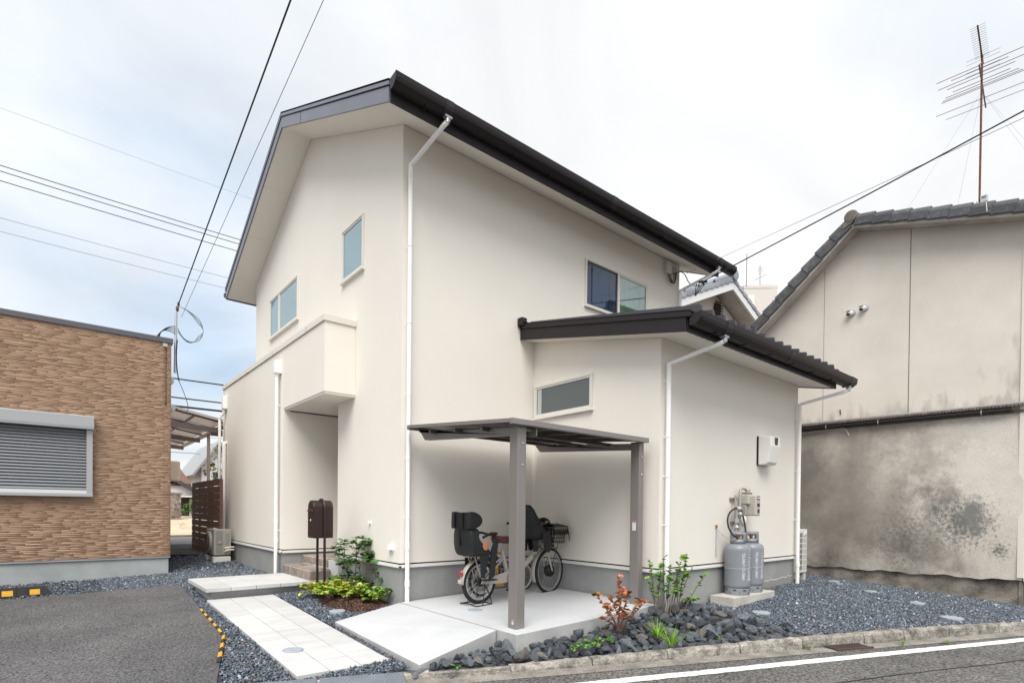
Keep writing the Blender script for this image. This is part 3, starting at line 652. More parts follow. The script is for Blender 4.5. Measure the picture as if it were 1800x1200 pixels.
# ---- upper roof
EY0, EY1, RX0, RX1 = 5.30, 12.48, 2.676, 9.257
def zsf(y): return EZ+.004+SL*(min(y-YB, YR-y))
roof = MB(); TH = .155
sec = [(EY0, zsf(EY0)+.02), (YC, zsf(YC)+.02), (EY1, zsf(EY1)+.02), (EY1, zsf(EY1)+TH), (YC, zsf(YC)+TH), (EY0, zsf(EY0)+TH)]
roof.prism([(RX0+.02, y, z) for y, z in sec], (RX1-RX0-.04, 0, 0)); RF = roof.build('roof', 'dark_metal', H, recalc=False)
mb = MB()
sec = [(EY0+.02, zsf(EY0+.02)), (YC, zsf(YC)), (EY1-.02, zsf(EY1-.02)), (EY1-.02, zsf(EY1)+.019), (YC, zsf(YC)+.019), (EY0+.02, zsf(EY0)+.019)]
mb.prism([(RX0+.012, y, z) for y, z in sec], (RX1-RX0-.024, 0, 0)); mb.build('soffit', 'soffit', RF, recalc=False)
for y in (7.4, 9.9, 10.9, 11.9): MB().obox((2.9, y, zsf(y)-.0005), (.22, 0, 0), (0, .002, .0009*(1 if y < YC else -1)), (0, 0, .0008)).build('soffit_joint', M('joint_soft', (.62, .59, .53), .8), RF)
for x in (RX0, RX1-.02):
    mb = MB(); sec = [(EY0, zsf(EY0)-.012), (YC, zsf(YC)-.012), (EY1, zsf(EY1)-.012), (EY1, zsf(EY1)+.145), (YC, zsf(YC)+.145), (EY0, zsf(EY0)+.145)]
    mb.prism([(x, y, z) for y, z in sec], (.02, 0, 0)); mb.build('rake_fascia', 'blue_fascia', RF, recalc=False)
    mb = MB(); xo = x-.012 if x == RX0 else x
    sec = [(EY0-.02, zsf(EY0)+.150), (YC, zsf(YC)+.158), (EY1+.02, zsf(EY1)+.150), (EY1+.02, zsf(EY1)+.215), (YC, zsf(YC)+.225), (EY0-.02, zsf(EY0)+.215)]
    mb.prism([(xo, y, z) for y, z in sec], (.032, 0, 0)); mb.build('rake_cap', 'blue_fascia', RF, recalc=False)
mb = MB(); k = RX0+.0
for y in (6.15, 6.9, 7.6, 8.3):
    mb.obox((RX0-.0125, y, zsf(y)+.185), (.0012, 0, 0), (0, .004, 0), (0, 0, .004))
mb.build('rake_rivet', 'black_gap', RF)
MB().box(RX0-.0018, RX0-.0002, 8.02, 8.028, zsf(8.02)-.008, zsf(8.02)+.144).build('rake_joint', 'dark_metal', RF)
mb = MB(); mb.prism([(RX0-.012, EY0-.02, zsf(EY0)+.19), (RX0-.012, YC, zsf(YC)+.2), (RX0-.012, YC, zsf(YC)+.222), (RX0-.012, EY0-.02, zsf(EY0)+.212)], (RX1-RX0+.02, 0, 0))
mb.prism([(RX0-.012, EY1+.02, zsf(EY1)+.19), (RX0-.012, YC, zsf(YC)+.2), (RX0-.012, YC, zsf(YC)+.222), (RX0-.012, EY1+.02, zsf(EY1)+.212)], (RX1-RX0+.02, 0, 0)); mb.build('roof_sheet', 'dark_metal', RF, recalc=False)
for ys, sg in ((EY0, 1), (EY1, -1)):
    MB().box(RX0+.021, RX1-.021, min(ys-.012*sg, ys+.012*sg), max(ys-.012*sg, ys+.012*sg), zsf(ys)-.012, zsf(ys)+.16).build('eave_fascia', 'dark_metal', RF)
def gutter(x0, x1, y, z, joints, par, sg=1, h=.13):
    """box gutter running along x in front of eave line y (towards -y when sg=1), z bottom"""
    pr_ = [(-.02, .0), (-.085, .0), (-.135, h*.30), (-.150, h*.55), (-.158, h*.98), (-.150, h), (-.140, h*.96), (-.02, h*.9)]
    mb = MB().prism([(x0, y+p*sg, z+q) for p, q in pr_], (x1-x0, 0, 0))
    gt = mb.build('gutter', 'dark_metal', par, recalc=True)
    mb = MB().prism([(x0+.03, y+p*sg, z+q) for p, q in [(-.1375, h*.27), (-.143, h*.34), (-.154, h*.57), (-.149, h*.53)]], (x1-x0-.03, 0, 0)); mb.build('gutter_bead', 'dark_metal', gt)
    for j in joints:
        mb = MB().prism([(j, y+p*sg*1.02-.002*sg, z+(q-h*.5)*1.05+h*.5-.002) for p, q in pr_[1:]]+[(j, y-.02*sg, z+h)], (.11, 0, 0)); mb.build('gutter_joint', M('gutter_joint', (.022, .020, .022), .5), gt)
    for x in np.arange(x0+.4, x1, .62): (MB().box(x, x+.02, y-.10, y-.005, z-.012, z-.001) if sg == 1 else MB().box(x, x+.02, y+.005, y+.10, z-.012, z-.001)).build('gutter_hanger', 'dark_metal', gt)
    return gt
gutter(RX0-.005, 9.60, EY0-.012, zsf(EY0)+.085, [3.28, 6.1, 9.02], RF)
gutter(RX0-.005, 9.50, EY1+.012, zsf(EY1)+.045, [], RF, -1, .10)
# ---- lean-to roof
LX0, LX1, LS, LY0 = 4.97, 8.93, .198, 3.20
def zl(y): return 3.062+LS*(y-YL)
LR = MB().prism([(LX0+.02, y, z) for y, z in [(LY0, zl(LY0)+.02), (YB-.003, zl(YB)+.02), (YB-.003, zl(YB)+.19), (LY0, zl(LY0)+.18)]], (LX1-LX0-.04, 0, 0)).build('lean_to_roof', 'dark_metal', H, recalc=False)
MB().prism([(LX0+.012, y, z) for y, z in [(LY0+.015, zl(LY0+.015)+.002), (YB-.003, zl(YB)+.002), (YB-.003, zl(YB)+.019), (LY0+.015, zl(LY0+.015)+.019)]], (LX1-LX0-.024, 0, 0)).build('soffit', 'soffit', LR, recalc=False)
for x in (LX0, LX1-.02):
    MB().prism([(x, y, z) for y, z in [(LY0, zl(LY0)-.010), (YB-.003, zl(YB)-.010), (YB-.003, zl(YB)+.137), (LY0, zl(LY0)+.137)]], (.02, 0, 0)).build('rake_fascia', 'dark_metal', LR, recalc=False)
    xo = x-.014 if x == LX0 else x
    MB().prism([(xo, y, z) for y, z in [(LY0-.05, zl(LY0)+.130), (YB-.003, zl(YB)+.142), (YB-.003, zl(YB)+.205), (LY0-.05, zl(LY0)+.192)]], (.034, 0, 0)).build('rake_cap', 'dark_metal', LR, recalc=False)
MB().box(LX0+.021, LX1-.021, LY0-.012, LY0+.012, zl(LY0)-.006, zl(LY0)+.17).build('eave_fascia', 'dark_metal', LR)
mb = MB()
for x in np.arange(LX0+.05, LX1-.05, .12): mb.box(x, x+.07, LY0+.0125, LY0+.016, zl(LY0)-.0085, zl(LY0)-.006)
mb.build('eave_vent', 'grey_metal', LR)
MB().prism([(LX0-.014, y, z) for y, z in [(LY0-.06, zl(LY0)+.182), (YB-.003, zl(YB)+.20), (YB-.003, zl(YB)+.215), (LY0-.06, zl(LY0)+.197)]], (LX1-LX0+.02, 0, 0)).build('roof_sheet', 'dark_metal', LR, recalc=False)
for i, x in enumerate(np.arange(LX0+.20, LX1, .235)):
    MB().prism([(x-.018, y, z) for y, z in [(LY0-.062, zl(LY0)+.197), (YB-.003, zl(YB)+.215), (YB-.003, zl(YB)+.285), (LY0-.05, zl(LY0)+.30)]], (.036, 0, 0)).build('roof_rib', M('rib', (.06, .06, .07), .4), LR, recalc=False)
MB().box(LX0-.055, LX0+.04, YB-.10, YB-.004, zl(YB)+.165, zl(YB)+.275).build('ridge_end', 'dark_metal', LR, bevel=.006)
MB().prism([(LX0-.03, YB-.12, zl(YB)+.21), (LX0-.03, YB-.003, zl(YB)+.215), (LX0-.03, YB-.003, zl(YB)+.27)], (LX1-LX0, 0, 0)).build('wall_flashing', 'dark_metal', LR, recalc=False)
mb = MB().box(LX1-.03, LX1+.07, LY0-.02, LY0+.18, zl(LY0)+.255, zl(LY0)+.285).box(LX1+.02, LX1+.07, LY0-.02, LY0+.01, zl(LY0)+.16, zl(LY0)+.255); mb.build('snow_stop', 'dark_metal', LR, bevel=.01)
gutter(LX0+.01, 9.30, LY0-.012, zl(LY0)+.045, [5.50, 7.05, 9.08], LR, 1, .125)
# ---- downspouts
def downspout(path, zc=(), col=(), r=.0265, nrm=(0, 1)):
    mb = MB().tube(path, r, 14); d = mb.build('downspout', 'white_pvc', H, recalc=False)
    x, y = path[-1][0], path[-1][1]
    for z in col: MB().lathe([(r, -.04), (r+.005, -.036), (r+.005, .036), (r, .04)], 14, (x, y, z)).build('collar', 'white_pvc', d)
    for z in zc:
        m = MB().lathe([(r, -.009), (r+.004, -.008), (r+.004, .008), (r, .009)], 14, (x, y, z)); m.box(min(x, x+nrm[0]*.07)-.005, max(x, x+nrm[0]*.07)+.005, min(y, y+nrm[1]*.07)-.005, max(y, y+nrm[1]*.07)+.005, z-.006, z+.006); m.build('bracket', 'white_pvc', d)
    return d
def outlet(x, y, z, par): MB().box(x-.045, x+.045, y-.03, y+.03, z, z+.02).lathe([(.03, -.05), (.03, .0)], 14, (x, y, z)).build('gutter_outlet', 'zinc', par)
def elbow(a, b, c): # rounded joint path pieces
    return [Vector(a), Vector(a)+(Vector(b)-Vector(a))*.0, Vector(b), Vector(c)]
oy = EY0-.095; oz = zsf(EY0)+.085
downspout([(3.345, oy, oz-.02), (3.34, oy+.005, oz-.06), (3.322, oy+.04, oz-.085), (3.20, 5.765, 5.14), (3.20, 5.765, 5.10), (3.20, 5.765, -.0)], (5.02, 4.2, 3.3, 2.45, 1.7, 1.0), (.66, .22)); outlet(3.345, oy, oz-.02, H)
downspout([(9.075, oy, oz-.02), (9.07, oy+.005, oz-.06), (9.05, oy+.04, oz-.085), (8.755, 5.765, 5.14), (8.755, 5.765, 5.10), (8.755, 5.765, 3.55)], (4.95,)); outlet(9.075, oy, oz-.02, H)
oy = LY0-.095; oz = zl(LY0)+.045
downspout([(5.56, oy, oz-.02), (5.555, oy+.005, oz-.055), (5.54, oy+.035, oz-.075), (5.312, 3.63, 2.765), (5.312, 3.63, 2.73), (5.312, 3.63, -.1)], (2.58, 1.95, 1.5, .95), (.52,)); outlet(5.56, oy, oz-.02, H)
downspout([(9.14, oy, oz-.02), (9.135, oy+.005, oz-.055), (9.12, oy+.035, oz-.075), (8.72, 3.625, 2.755), (8.72, 3.625, 2.72), (8.72, 3.625, .02)], (2.5, 1.75, 1.0), (.32,)); outlet(9.14, oy, oz-.02, H)
downspout([(2.64, 8.93, 3.25), (2.64, 8.93, .05)], (2.7, .75), (.9, .6), nrm=(1, 0))
MB().box(2.60, XW, 8.87, 8.985, 3.19, 3.39).build('rain_hopper', 'white_pvc', H, bevel=.008); MB().lathe([(.03, 0), (.034, .02), (.034, .05)], 16, (2.64, 8.93, 3.15)).build('hopper_neck', 'white_pvc', H)
MB().box(2.62, XW, 12.40, 12.55, 3.12, 3.38).build('rain_hopper', 'white_pvc', H, bevel=.008)
downspout([(2.655, 12.48, 3.12), (2.655, 12.48, 3.06), (2.60, 12.60, 2.92), (2.60, 12.60, 2.88), (2.60, 12.60, .1)], (2.7, 1.2), nrm=(1, 0))
MB().tube([(2.70, 12.44, 2.42), (2.655, 12.44, 2.42), (2.650, 12.44, 2.38), (2.650, 12.44, .15)], .036, 12).build('pipe_cover', 'white_pvc', H)
# small fittings on the walls
def hood(y, z, s=1):
    v = MB().lathe([(.062*s, 0), (.060*s, .025*s), (.050*s, .048*s), (.03*s, .066*s), (0, .072*s)], 18, (0, 0, 0), 'x', True, 0, math.pi)
    v.v = [(XA-a*1.0, y-b, z-.03*s+c*1.5) for a, b, c in v.v]; v.build('vent_hood', 'white_pvc', H, recalc=True)
    MB().lathe([(0, 0), (.06*s, 0), (.068*s, .012), (.068*s, .013)], 20, (XA-.014, y, z), 'x').build('vent_flange', 'white_pvc', H)
    MB().box(XA-.05*s, XA-.005, y-.04*s, y+.04*s, z-.036*s, z-.03*s).build('vent_mouth', 'black_gap', H)
hood(6.015, .635, .88)
MB().tube([(XA, 6.62, .92), (XA-.035, 6.62, .92)], .02, 10).build('tap_stub', 'white_pvc', H)

# rough mortar fillet along the far lean-to footing
rq = random.Random(8); xs_m = np.linspace(7.32, 8.70, 26); hz = [.10+.045*u+rq.uniform(-.012, .012) for u in np.linspace(0, 1, 26)]
MB().add([q for x_, h_ in zip(xs_m, hz) for q in ((x_, YL+.016, -.1), (x_, YL+.012, h_))], [(2*i, 2*i+2, 2*i+3, 2*i+1) for i in range(25)]).build('mortar_fillet', M('mortar', (.27, .265, .25), .95, bump=.6, bscale=60, bdist=.006), H, recalc=False)
MB().add([q for x_, h_ in zip(xs_m, hz) for q in ((x_, YL+.0115, h_-.003), (x_, YL+.0112, h_+.006+rq.uniform(-.003, .003)))], [(2*i, 2*i+2, 2*i+3, 2*i+1) for i in range(25)]).build('mortar_edge', 'white_trim', H, recalc=False)
# ------------------------------------------------------------------ service boxes on the house
eb = thing('service_box', 'small beige cable box under the far end of the upper eave', 'cable box', (8.38, 5.80, 5.32))
MB().box(8.33, 8.46, 5.745, 5.824, 5.35, 5.54).build('case', 'ac_white', eb, bevel=.008); MB().box(8.52, 8.66, 5.78, 5.824, 5.40, 5.52).build('junction', 'meter_beige', eb, bevel=.005)
mb = MB()
for a, b_ in ((8.36, 8.56), (8.40, 8.60), (8.44, 8.62)): mb.tube(bez((a, 5.77, 5.35), ((a+b_)/2, 5.74, 5.02), (b_, 5.76, 5.42)), .007, 6)
mb.tube(bez((8.62, 5.76, 5.42), (8.75, 5.70, 5.52), (8.83, 5.66, 5.30))+bez((8.83, 5.66, 5.30), (8.9, 5.6, 5.18), (8.95, 5.50, 5.22))[1:], .008, 6); mb.build('cable', 'wire', eb)
dl = thing('drop_wire_clamp', 'black service drop clamp with cable loop beside the upper downspout', 'wire clamp', (8.86, 5.5, 5.2))
mb = MB(); mb.tube([(8.80, 5.42, 5.20), (8.93, 5.34, 5.22)], .022, 8); mb.tube([(8.86, 5.38, 5.21), (8.88, 5.37, 5.16)], .018, 8); mb.build('clamp', 'wire', dl)
mb = MB(); mb.tube(bez((8.95, 5.50, 5.22), (8.62, 5.5, 4.72), (8.86, 5.38, 5.18), 16), .008, 6); mb.tube(bez((8.9, 5.52, 5.24), (8.70, 5.5, 4.80), (8.90, 5.36, 5.18), 16), .007, 6); mb.build('cable_loop', 'wire', dl)
mt = thing('electric_meter', 'white electric meter cover with dark window on the lean-to front wall', 'meter', (7.66, 3.69, 1.95))
MB().box(7.505, 7.80, 3.672, 3.6885, 1.765, 2.165).build('back_plate', 'bike_black', mt)
MB().prism([(7.512, 3.672, 2.165), (7.512, 3.50, 2.155), (7.512, 3.49, 2.02), (7.512, 3.53, 1.80), (7.512, 3.56, 1.772), (7.512, 3.672, 1.765)], (.285, 0, 0)).build('cover', 'meter_white', mt, bevel=.012)
MB().obox((7.665, 3.4915, 2.08), (.042, 0, 0), (0, .003, .0005), (0, -.004, .062)).build('window', 'smoke_window', mt)
# gas cylinders
def text_on_cyl(txt, size, r, ang, z_top, parent, stacked):
    cu = D.curves.new('lettering', 'FONT'); cu.body = txt if not stacked else '\n'.join(txt); cu.size = size; cu.align_x = 'CENTER' if stacked else 'LEFT'; cu.space_line = .82
    cu.resolution_u = 2
    to = D.objects.new('tmp', cu); COL.objects.link(to); bpy.context.view_layer.update()
    dg = bpy.context.evaluated_depsgraph_get(); me = D.meshes.new_from_object(to.evaluated_get(dg)); D.objects.remove(to)
    b = bmesh.new(); b.from_mesh(me)
    bmesh.ops.triangulate(b, faces=b.faces)
    for v in b.verts:
        if stacked: u, h = v.co.x, v.co.y
        else: u, h = v.co.y-size*.35, -v.co.x        # turned sideways, reading downwards
        a = ang+u/r
        v.co = Vector(((r+.0012)*math.cos(a), (r+.0012)*math.sin(a), z_top+h))
    b.to_mesh(me); b.free(); me.materials.clear(); me.materials.append(MATS['gas_text'])
    o = D.objects.new('lettering', me); COL.objects.link(o); o.parent = parent; return o
pad = thing('gas_pad', 'square concrete pad under the two gas cylinders', 'concrete pad', (6.95, 3.40, -.05))
MB().box(6.30, 7.36, 3.345, 3.665, -.12, .068).build('block', M('pad_concrete', (.55, .53, .48), .9, (.42, .40, .36), nscale=6, bump=.4, bscale=60, bdist=.005), pad, bevel=.006)
def cylinder(x, y, label):
    c = thing('gas_cylinder', label, 'gas cylinder', (x, y, .069), 0, 'gas cylinders on the concrete pad'); c.scale = (1, 1, .945); R = .158
    prof = [(0, .055), (.10, .06), (.135, .075), (R, .12), (R, .128), (R, .335), (R, .342), (R+.003, .345), (R+.003, .353), (R, .356), (R, .363), (R, .592), (R, .60), (.150, .635), (.125, .662), (.08, .680), (.03, .686), (0, .687)]
    MB().lathe(prof, 40).build('body', 'gas_grey', c, local=True)
    MB().lathe([(R+.0035, .346), (R+.0045, .349), (R+.0035, .352)], 40).build('weld_seam', M('weld', (.42, .43, .44), .5), c, local=True)
    MB().lathe([(.148, 0), (.150, .002), (.150, .075), (.140, .085), (.136, .075), (.146, .07), (.146, .0)], 40).build('foot_ring', 'gas_grey', c, local=True)
    mb = MB()
    for k in range(8): a = k*math.pi/4+.3; mb.obox((.1505*math.cos(a), .1505*math.sin(a), .066), Vector((-math.sin(a), math.cos(a), 0))*.018, Vector((math.cos(a), math.sin(a), 0))*.002, (0, 0, .008)); mb.obox((.1505*math.cos(a+.39), .1505*math.sin(a+.39), .03), Vector((-math.sin(a+.39), math.cos(a+.39), 0))*.005, Vector((math.cos(a+.39), math.sin(a+.39), 0))*.002, (0, 0, .006))
    mb.build('ring_slot', 'black_gap', c, local=True)
    # collar: sheet ring with two openings
    mb = MB(); Rc = .095; rows = [.675, .735, .785, .83]; N = 40
    for j in range(N):
        a0, a1 = 2*math.pi*j/N, 2*math.pi*(j+1)/N; am = (a0+a1)/2
        for i in range(3):
            open_ = i == 1 and min(abs((am-o_+math.pi) % (2*math.pi)-math.pi) for o_ in (rad(215), rad(35))) < .62
            if open_: continue
            mb.add([(Rc*math.cos(a), Rc*math.sin(a), z) for z in (rows[i], rows[i+1]) for a in (a0, a1)], [(0, 1, 3, 2)], True)
    o = mb.build('collar', 'gas_grey', c, local=True); md = o.modifiers.new('s', 'SOLIDIFY'); md.thickness = .005
    mb = MB().lathe([(0, .68), (.028, .68), (.028, .72), (.018, .73), (.018, .765), (.03, .768), (.03, .785), (0, .79)], 14); mb.tube([(0, 0, .745), (-.05, -.045, .745)], .014, 8); mb.build('valve', 'brass', c, local=True)
    return c
c1 = cylinder(6.66, 3.50, 'grey gas cylinder on the concrete pad, nearer the rock pile'); c2 = cylinder(7.04, 3.52, 'grey gas cylinder behind the other, nearer the far downspout')
for c in (c1, c2):
    text_on_cyl('コーアガス日本㈱', .066, .1585, rad(266), .57, c, True); text_on_cyl('TEL0867-25-5860', .050, .1585, rad(234), .565, c, False)
mb = MB(); a = rad(142)
for k in range(3): mb.obox((.1592*math.cos(a), .1592*math.sin(a), .40+k*.022), Vector((-math.sin(a), math.cos(a), 0))*.012, Vector((math.cos(a), math.sin(a), 0))*.0006, (0, 0, .006))
mb.build('red_print', 'red_mark', c1, local=True)
gm = thing('gas_meter', 'beige gas meter with regulator and pipework above the cylinders', 'gas meter', (6.95, 3.66, .9))
mb = MB(); mb.tube([(6.89, 3.60, .86), (6.89, 3.60, 1.36), (6.90, 3.60, 1.40), (6.94, 3.60, 1.415), (7.02, 3.60, 1.415), (7.06, 3.60, 1.395), (7.06, 3.60, 1.34)], .017, 10); mb.tube([(6.83, 3.63, .86), (6.83, 3.63, 1.33)], .013, 8); mb.tube([(7.14, 3.60, 1.36), (7.14, 3.60, 1.405), (7.18, 3.62, 1.41)], .013, 8); mb.build('pipe', 'pipe_grey', gm)
mb = MB().box(6.78, 6.93, 3.655, 3.688, 1.265, 1.295).box(7.00, 7.16, 3.57, 3.63, 1.345, 1.37).box(6.80, 6.97, 3.655, 3.688, .96, .985); mb.build('bracket', M('bracket_brown', (.26, .21, .17), .6), gm)
mb = MB().box(6.98, 7.10, 3.53, 3.65, 1.21, 1.34); mb.build('meter_top', 'meter_beige', gm, bevel=.015)
MB().box(7.04, 7.17, 3.46, 3.62, 1.06, 1.335).build('meter_body', 'meter_beige', gm, bevel=.018); MB().box(6.97, 7.04, 3.56, 3.64, 1.06, 1.2).build('meter_back', 'pipe_grey', gm, bevel=.01)
mb = MB().box(7.075, 7.145, 3.457, 3.4605, 1.27, 1.318).box(7.075, 7.145, 3.457, 3.4605, 1.18, 1.225).box(7.085, 7.135, 3.457, 3.4605, 1.10, 1.15); mb.build('meter_dial', 'smoke_window', gm)
MB().box(7.08, 7.14, 3.4565, 3.457, 1.285, 1.305).build('meter_digit', 'gas_text', gm)
mb = MB().ell((6.80, 3.57, 1.15), .045, .05, .036).ell((6.80, 3.55, 1.08), .032, .035, .034); mb.tube([(6.74, 3.58, 1.16), (6.90, 3.60, 1.16)], .02, 8); mb.tube([(6.77, 3.58, 1.15), (6.77, 3.58, .90)], .016, 8); mb.build('regulator', 'pipe_grey', gm)
mb = MB(); mb.tube([(6.77, 3.575, 1.02), (6.77, 3.575, .97)], .028, 8); mb.ell((6.74, 3.56, .91), .03, .03, .03); mb.build('valve_block', 'galv', gm)
MB().ell((6.99, 3.60, 1.0), .045, .04, .08).build('relief_cap', 'ac_white', gm)
mb = MB(); P = bez((6.74, 3.57, 1.16), (6.42, 3.55, 1.10), (6.46, 3.52, .92), 12)+bez((6.46, 3.52, .92), (6.50, 3.49, .80), (6.57, 3.46, .785), 10)[1:]
mb.tube(P, .011, 8); mb.tube(bez((6.84, 3.56, 1.14), (6.90, 3.54, 1.02), (6.86, 3.50, .84), 12), .011, 8); mb.build('gas_hose', 'rubber', gm)
ch = thing('safety_chain', 'thin steel chain hanging on the cream wall left of the cylinders', 'chain', (6.455, 3.68, .9))
MB().box(6.44, 6.47, 3.668, 3.688, .905, .94).build('hook_plate', 'brass', ch)
mb = MB()
for k in range(14):
    z = .89-k*.0255; m = MB().torus((0, 0, 0), .011, .0028, 'y' if k % 2 else 'x', 10, 5); m.v = [(x+6.457+.004*math.sin(k), y+3.676, zz*1.25+z) for x, y, zz in m.v]; mb.add(m.v, m.f, True)
P = bez((6.46, 3.674, .90), (6.5, 3.62, .78), (6.53, 3.50, .76), 8)
for k, p in enumerate(P):
    m = MB().torus((0, 0, 0), .011, .0028, 'y' if k % 2 else 'x', 10, 5); m.v = [(x*1.2+p.x, y+p.y, zz+p.z) for x, y, zz in m.v]; mb.add(m.v, m.f, True)
mb.build('links', 'galv', ch)
# outdoor unit behind the lean-to corner
ac = thing('outdoor_unit', 'white outdoor unit with slotted side behind the far lean-to corner', 'outdoor unit', (9.1, 4.0, .1))
MB().box(8.965, 9.30, 3.72, 4.45, .155, .845).build('case', 'ac_white', ac, bevel=.012)
mb = MB()
for k in range(7):
    z = .205+k*.086; mb.box(8.985, 9.115, 3.716, 3.7195, z, z+.068)
mb.build('side_grille', 'ac_dark', ac)
mb = MB()
for k in range(7):
    z = .205+k*.086; mb.box(9.145, 9.27, 3.717, 3.7195, z, z+.068)
mb.build('side_slot', M('slot_grey', (.50, .50, .48), .6), ac)
mb = MB()
for k in range(4): mb.box(8.985+k*.036, 8.990+k*.036, 3.713, 3.7165, .2, .80)
mb.build('grille_bar', 'ac_white', ac)
MB().obox((9.20, 3.712, .775), (.045, 0, .02), (0, .005, 0), (0, 0, .012)).build('handle', 'ac_white', ac)
mb = MB().box(8.98, 9.06, 3.73, 4.43, .06, .154).box(9.2, 9.28, 3.73, 4.43, -.05, .154); mb.build('foot', 'pad_concrete', ac)
# outdoor unit by the porch wing
a2 = thing('outdoor_unit', 'grey-beige outdoor unit on plastic blocks at the wing wall', 'outdoor unit', (2.46, 11.7, .1))
MB().box(2.315, 2.618, 11.66, 12.36, .185, .675).build('case', 'ac_grey', a2, bevel=.01)
mb = MB(); mb.lathe([(.205, 0), (.205, .03), (.18, .045), (0, .05)], 28, (2.315, 12.0, .43), 'x'); mb.v = [(2*2.315-x, y, z) for x, y, z in mb.v]; mb.build('fan_guard', 'ac_grey', a2)
mb = MB()
for r in (.05, .09, .13, .17): mb.torus((2.266, 12.0, .43), r, .004, 'x', 28, 5)
mb.build('fan_ring', 'ac_dark', a2)
MB().box(2.36, 2.47, 11.652, 11.6595, .22, .655).build('side_recess', M('ac_mid', (.27, .26, .235), .5), a2, bevel=.004); MB().box(2.385, 2.45, 11.640, 11.652, .40, .45).build('handle', 'ac_grey', a2, bevel=.006)
mb = MB()
for k in range(7): mb.box(2.52, 2.59, 11.655, 11.6595, .36+k*.038, .375+k*.038)
mb.build('side_rib', 'ac_mid', a2)
mb = MB(); mb.tube([(2.50, 11.65, .30), (2.51, 11.60, .32), (2.56, 11.585, .335), (2.66, 11.62, .33)], .017, 8); mb.tube([(2.50, 11.65, .24), (2.51, 11.60, .265), (2.56, 11.585, .285), (2.66, 11.62, .28)], .017, 8); mb.build('coolant_pipe', 'beige_plastic', a2)
for y_ in (11.60, 12.18): MB().box(2.30, 2.60, y_, y_+.16, .04, .155).build('foot_block', 'ac_white', a2, bevel=.006)
MB().box(2.33, 2.60, 11.66, 12.34, .156, .184).build('base_tray', 'ac_dark', a2)

# ------------------------------------------------------------------ bicycle canopy
CN = thing('bicycle_canopy', 'bronze aluminium canopy on two posts over the bicycles', 'canopy', (3.30, 3.88, 0))
def cz(y): return 1.905+.0755*(y-3.75)          # underside of roof panel
for px0, px1, zb in ((3.25, 3.355, .0), (5.045, 5.132, .046)):
    p = MB().box(px0, px1, 3.824, 3.945, zb, 1.875).build('post', 'bronze', CN, bevel=.008)
    MB().box(px0-.003, px1+.003, 3.821, 3.948, 1.875, 1.888).build('post_cap', 'bronze', p, bevel=.004)
    mb = MB()
    for z in (1.72, 1.52): mb.lathe([(0, -.007), (.008, -.006), (.011, 0)], 10, ((px0+px1)/2+.005, 3.823, z), 'y')
    mb.build('bolt', 'rim', p)
    b = MB().prism([(px0, 3.946, 1.80), (px0, 5.48, 1.895), (px0, 5.60, 2.015), (px0, 5.60, cz(5.60)-.045), (px0, 3.946, cz(3.946)-.045)], (px1-px0-.03, 0, 0)).build('beam', 'bronze', CN, bevel=.005)
MB().box(5.0405, 5.0445, 3.858, 3.908, .885, .995).build('post_label', 'sticker', CN); MB().box(5.0398, 5.0404, 3.858, 3.908, .978, .995).build('post_label_header', 'sticker_red', CN)
MB().box(3.2465, 3.2495, 3.86, 3.885, .045, .085).build('foot_label', 'sticker', CN); MB().box(3.246, 3.2464, 3.862, 3.883, .068, .08).build('foot_label_mark', 'sticker_red', CN); MB().box(3.356, 3.3615, 3.84, 3.90, .05, .10).build('foot_plate', 'zinc', CN)
X0, X1, Y0, Y1 = 3.127, 5.125, 3.75, 5.67
MB().prism([(X0+.03, Y0+.03, cz(Y0)+.004), (X0+.03, Y1-.02, cz(Y1)+.004), (X0+.03, Y1-.02, cz(Y1)+.014), (X0+.03, Y0+.03, cz(Y0)+.014)], (X1-X0-.06, 0, 0)).build('roof_panel', 'bronze_dark', CN)
mb = MB(); mb.prism([(X0, Y0, cz(Y0)-.03), (X0, Y0, cz(Y0)+.022), (X0, Y0+.05, cz(Y0)+.026), (X0, Y0+.05, cz(Y0)-.03)], (X1-X0, 0, 0)); mb.build('front_rail', 'bronze', CN, bevel=.004)
mb = MB(); mb.prism([(X0, Y1-.04, cz(Y1)-.03), (X0, Y1-.04, cz(Y1)+.022), (X0, Y1, cz(Y1)+.022), (X0, Y1, cz(Y1)-.03)], (X1-X0, 0, 0)); mb.build('back_rail', 'bronze', CN)
for x in (X0, X1-.03): MB().prism([(x, Y0+.05, cz(Y0)-.012), (x, Y1-.041, cz(Y1)-.012), (x, Y1-.041, cz(Y1)+.021), (x, Y0+.05, cz(Y0)+.023)], (.03, 0, 0)).build('side_rail', 'bronze', CN)
for x in (3.60, 4.0, 4.4, 4.78): MB().prism([(x, Y0+.05, cz(Y0)-.035), (x, Y1-.041, cz(Y1)-.035), (x, Y1-.041, cz(Y1)+.003), (x, Y0+.05, cz(Y0)+.004)], (.04, 0, 0)).build('rafter', 'bronze_dark', CN)
for y in (4.25, 4.72, 5.2): MB().box(X0+.031, X1-.031, y, y+.035, cz(y)-.075, cz(y)-.037).build('purlin', 'bronze_dark', CN)
MB().tube([(3.357, 3.87, 1.86), (3.46, 3.87, 1.86)], .018, 10).build('drain_stub', 'bronze', CN); MB().box(3.46, 3.475, 3.81, 3.92, 1.80, 1.915).build('beam_bracket', 'bronze', CN)
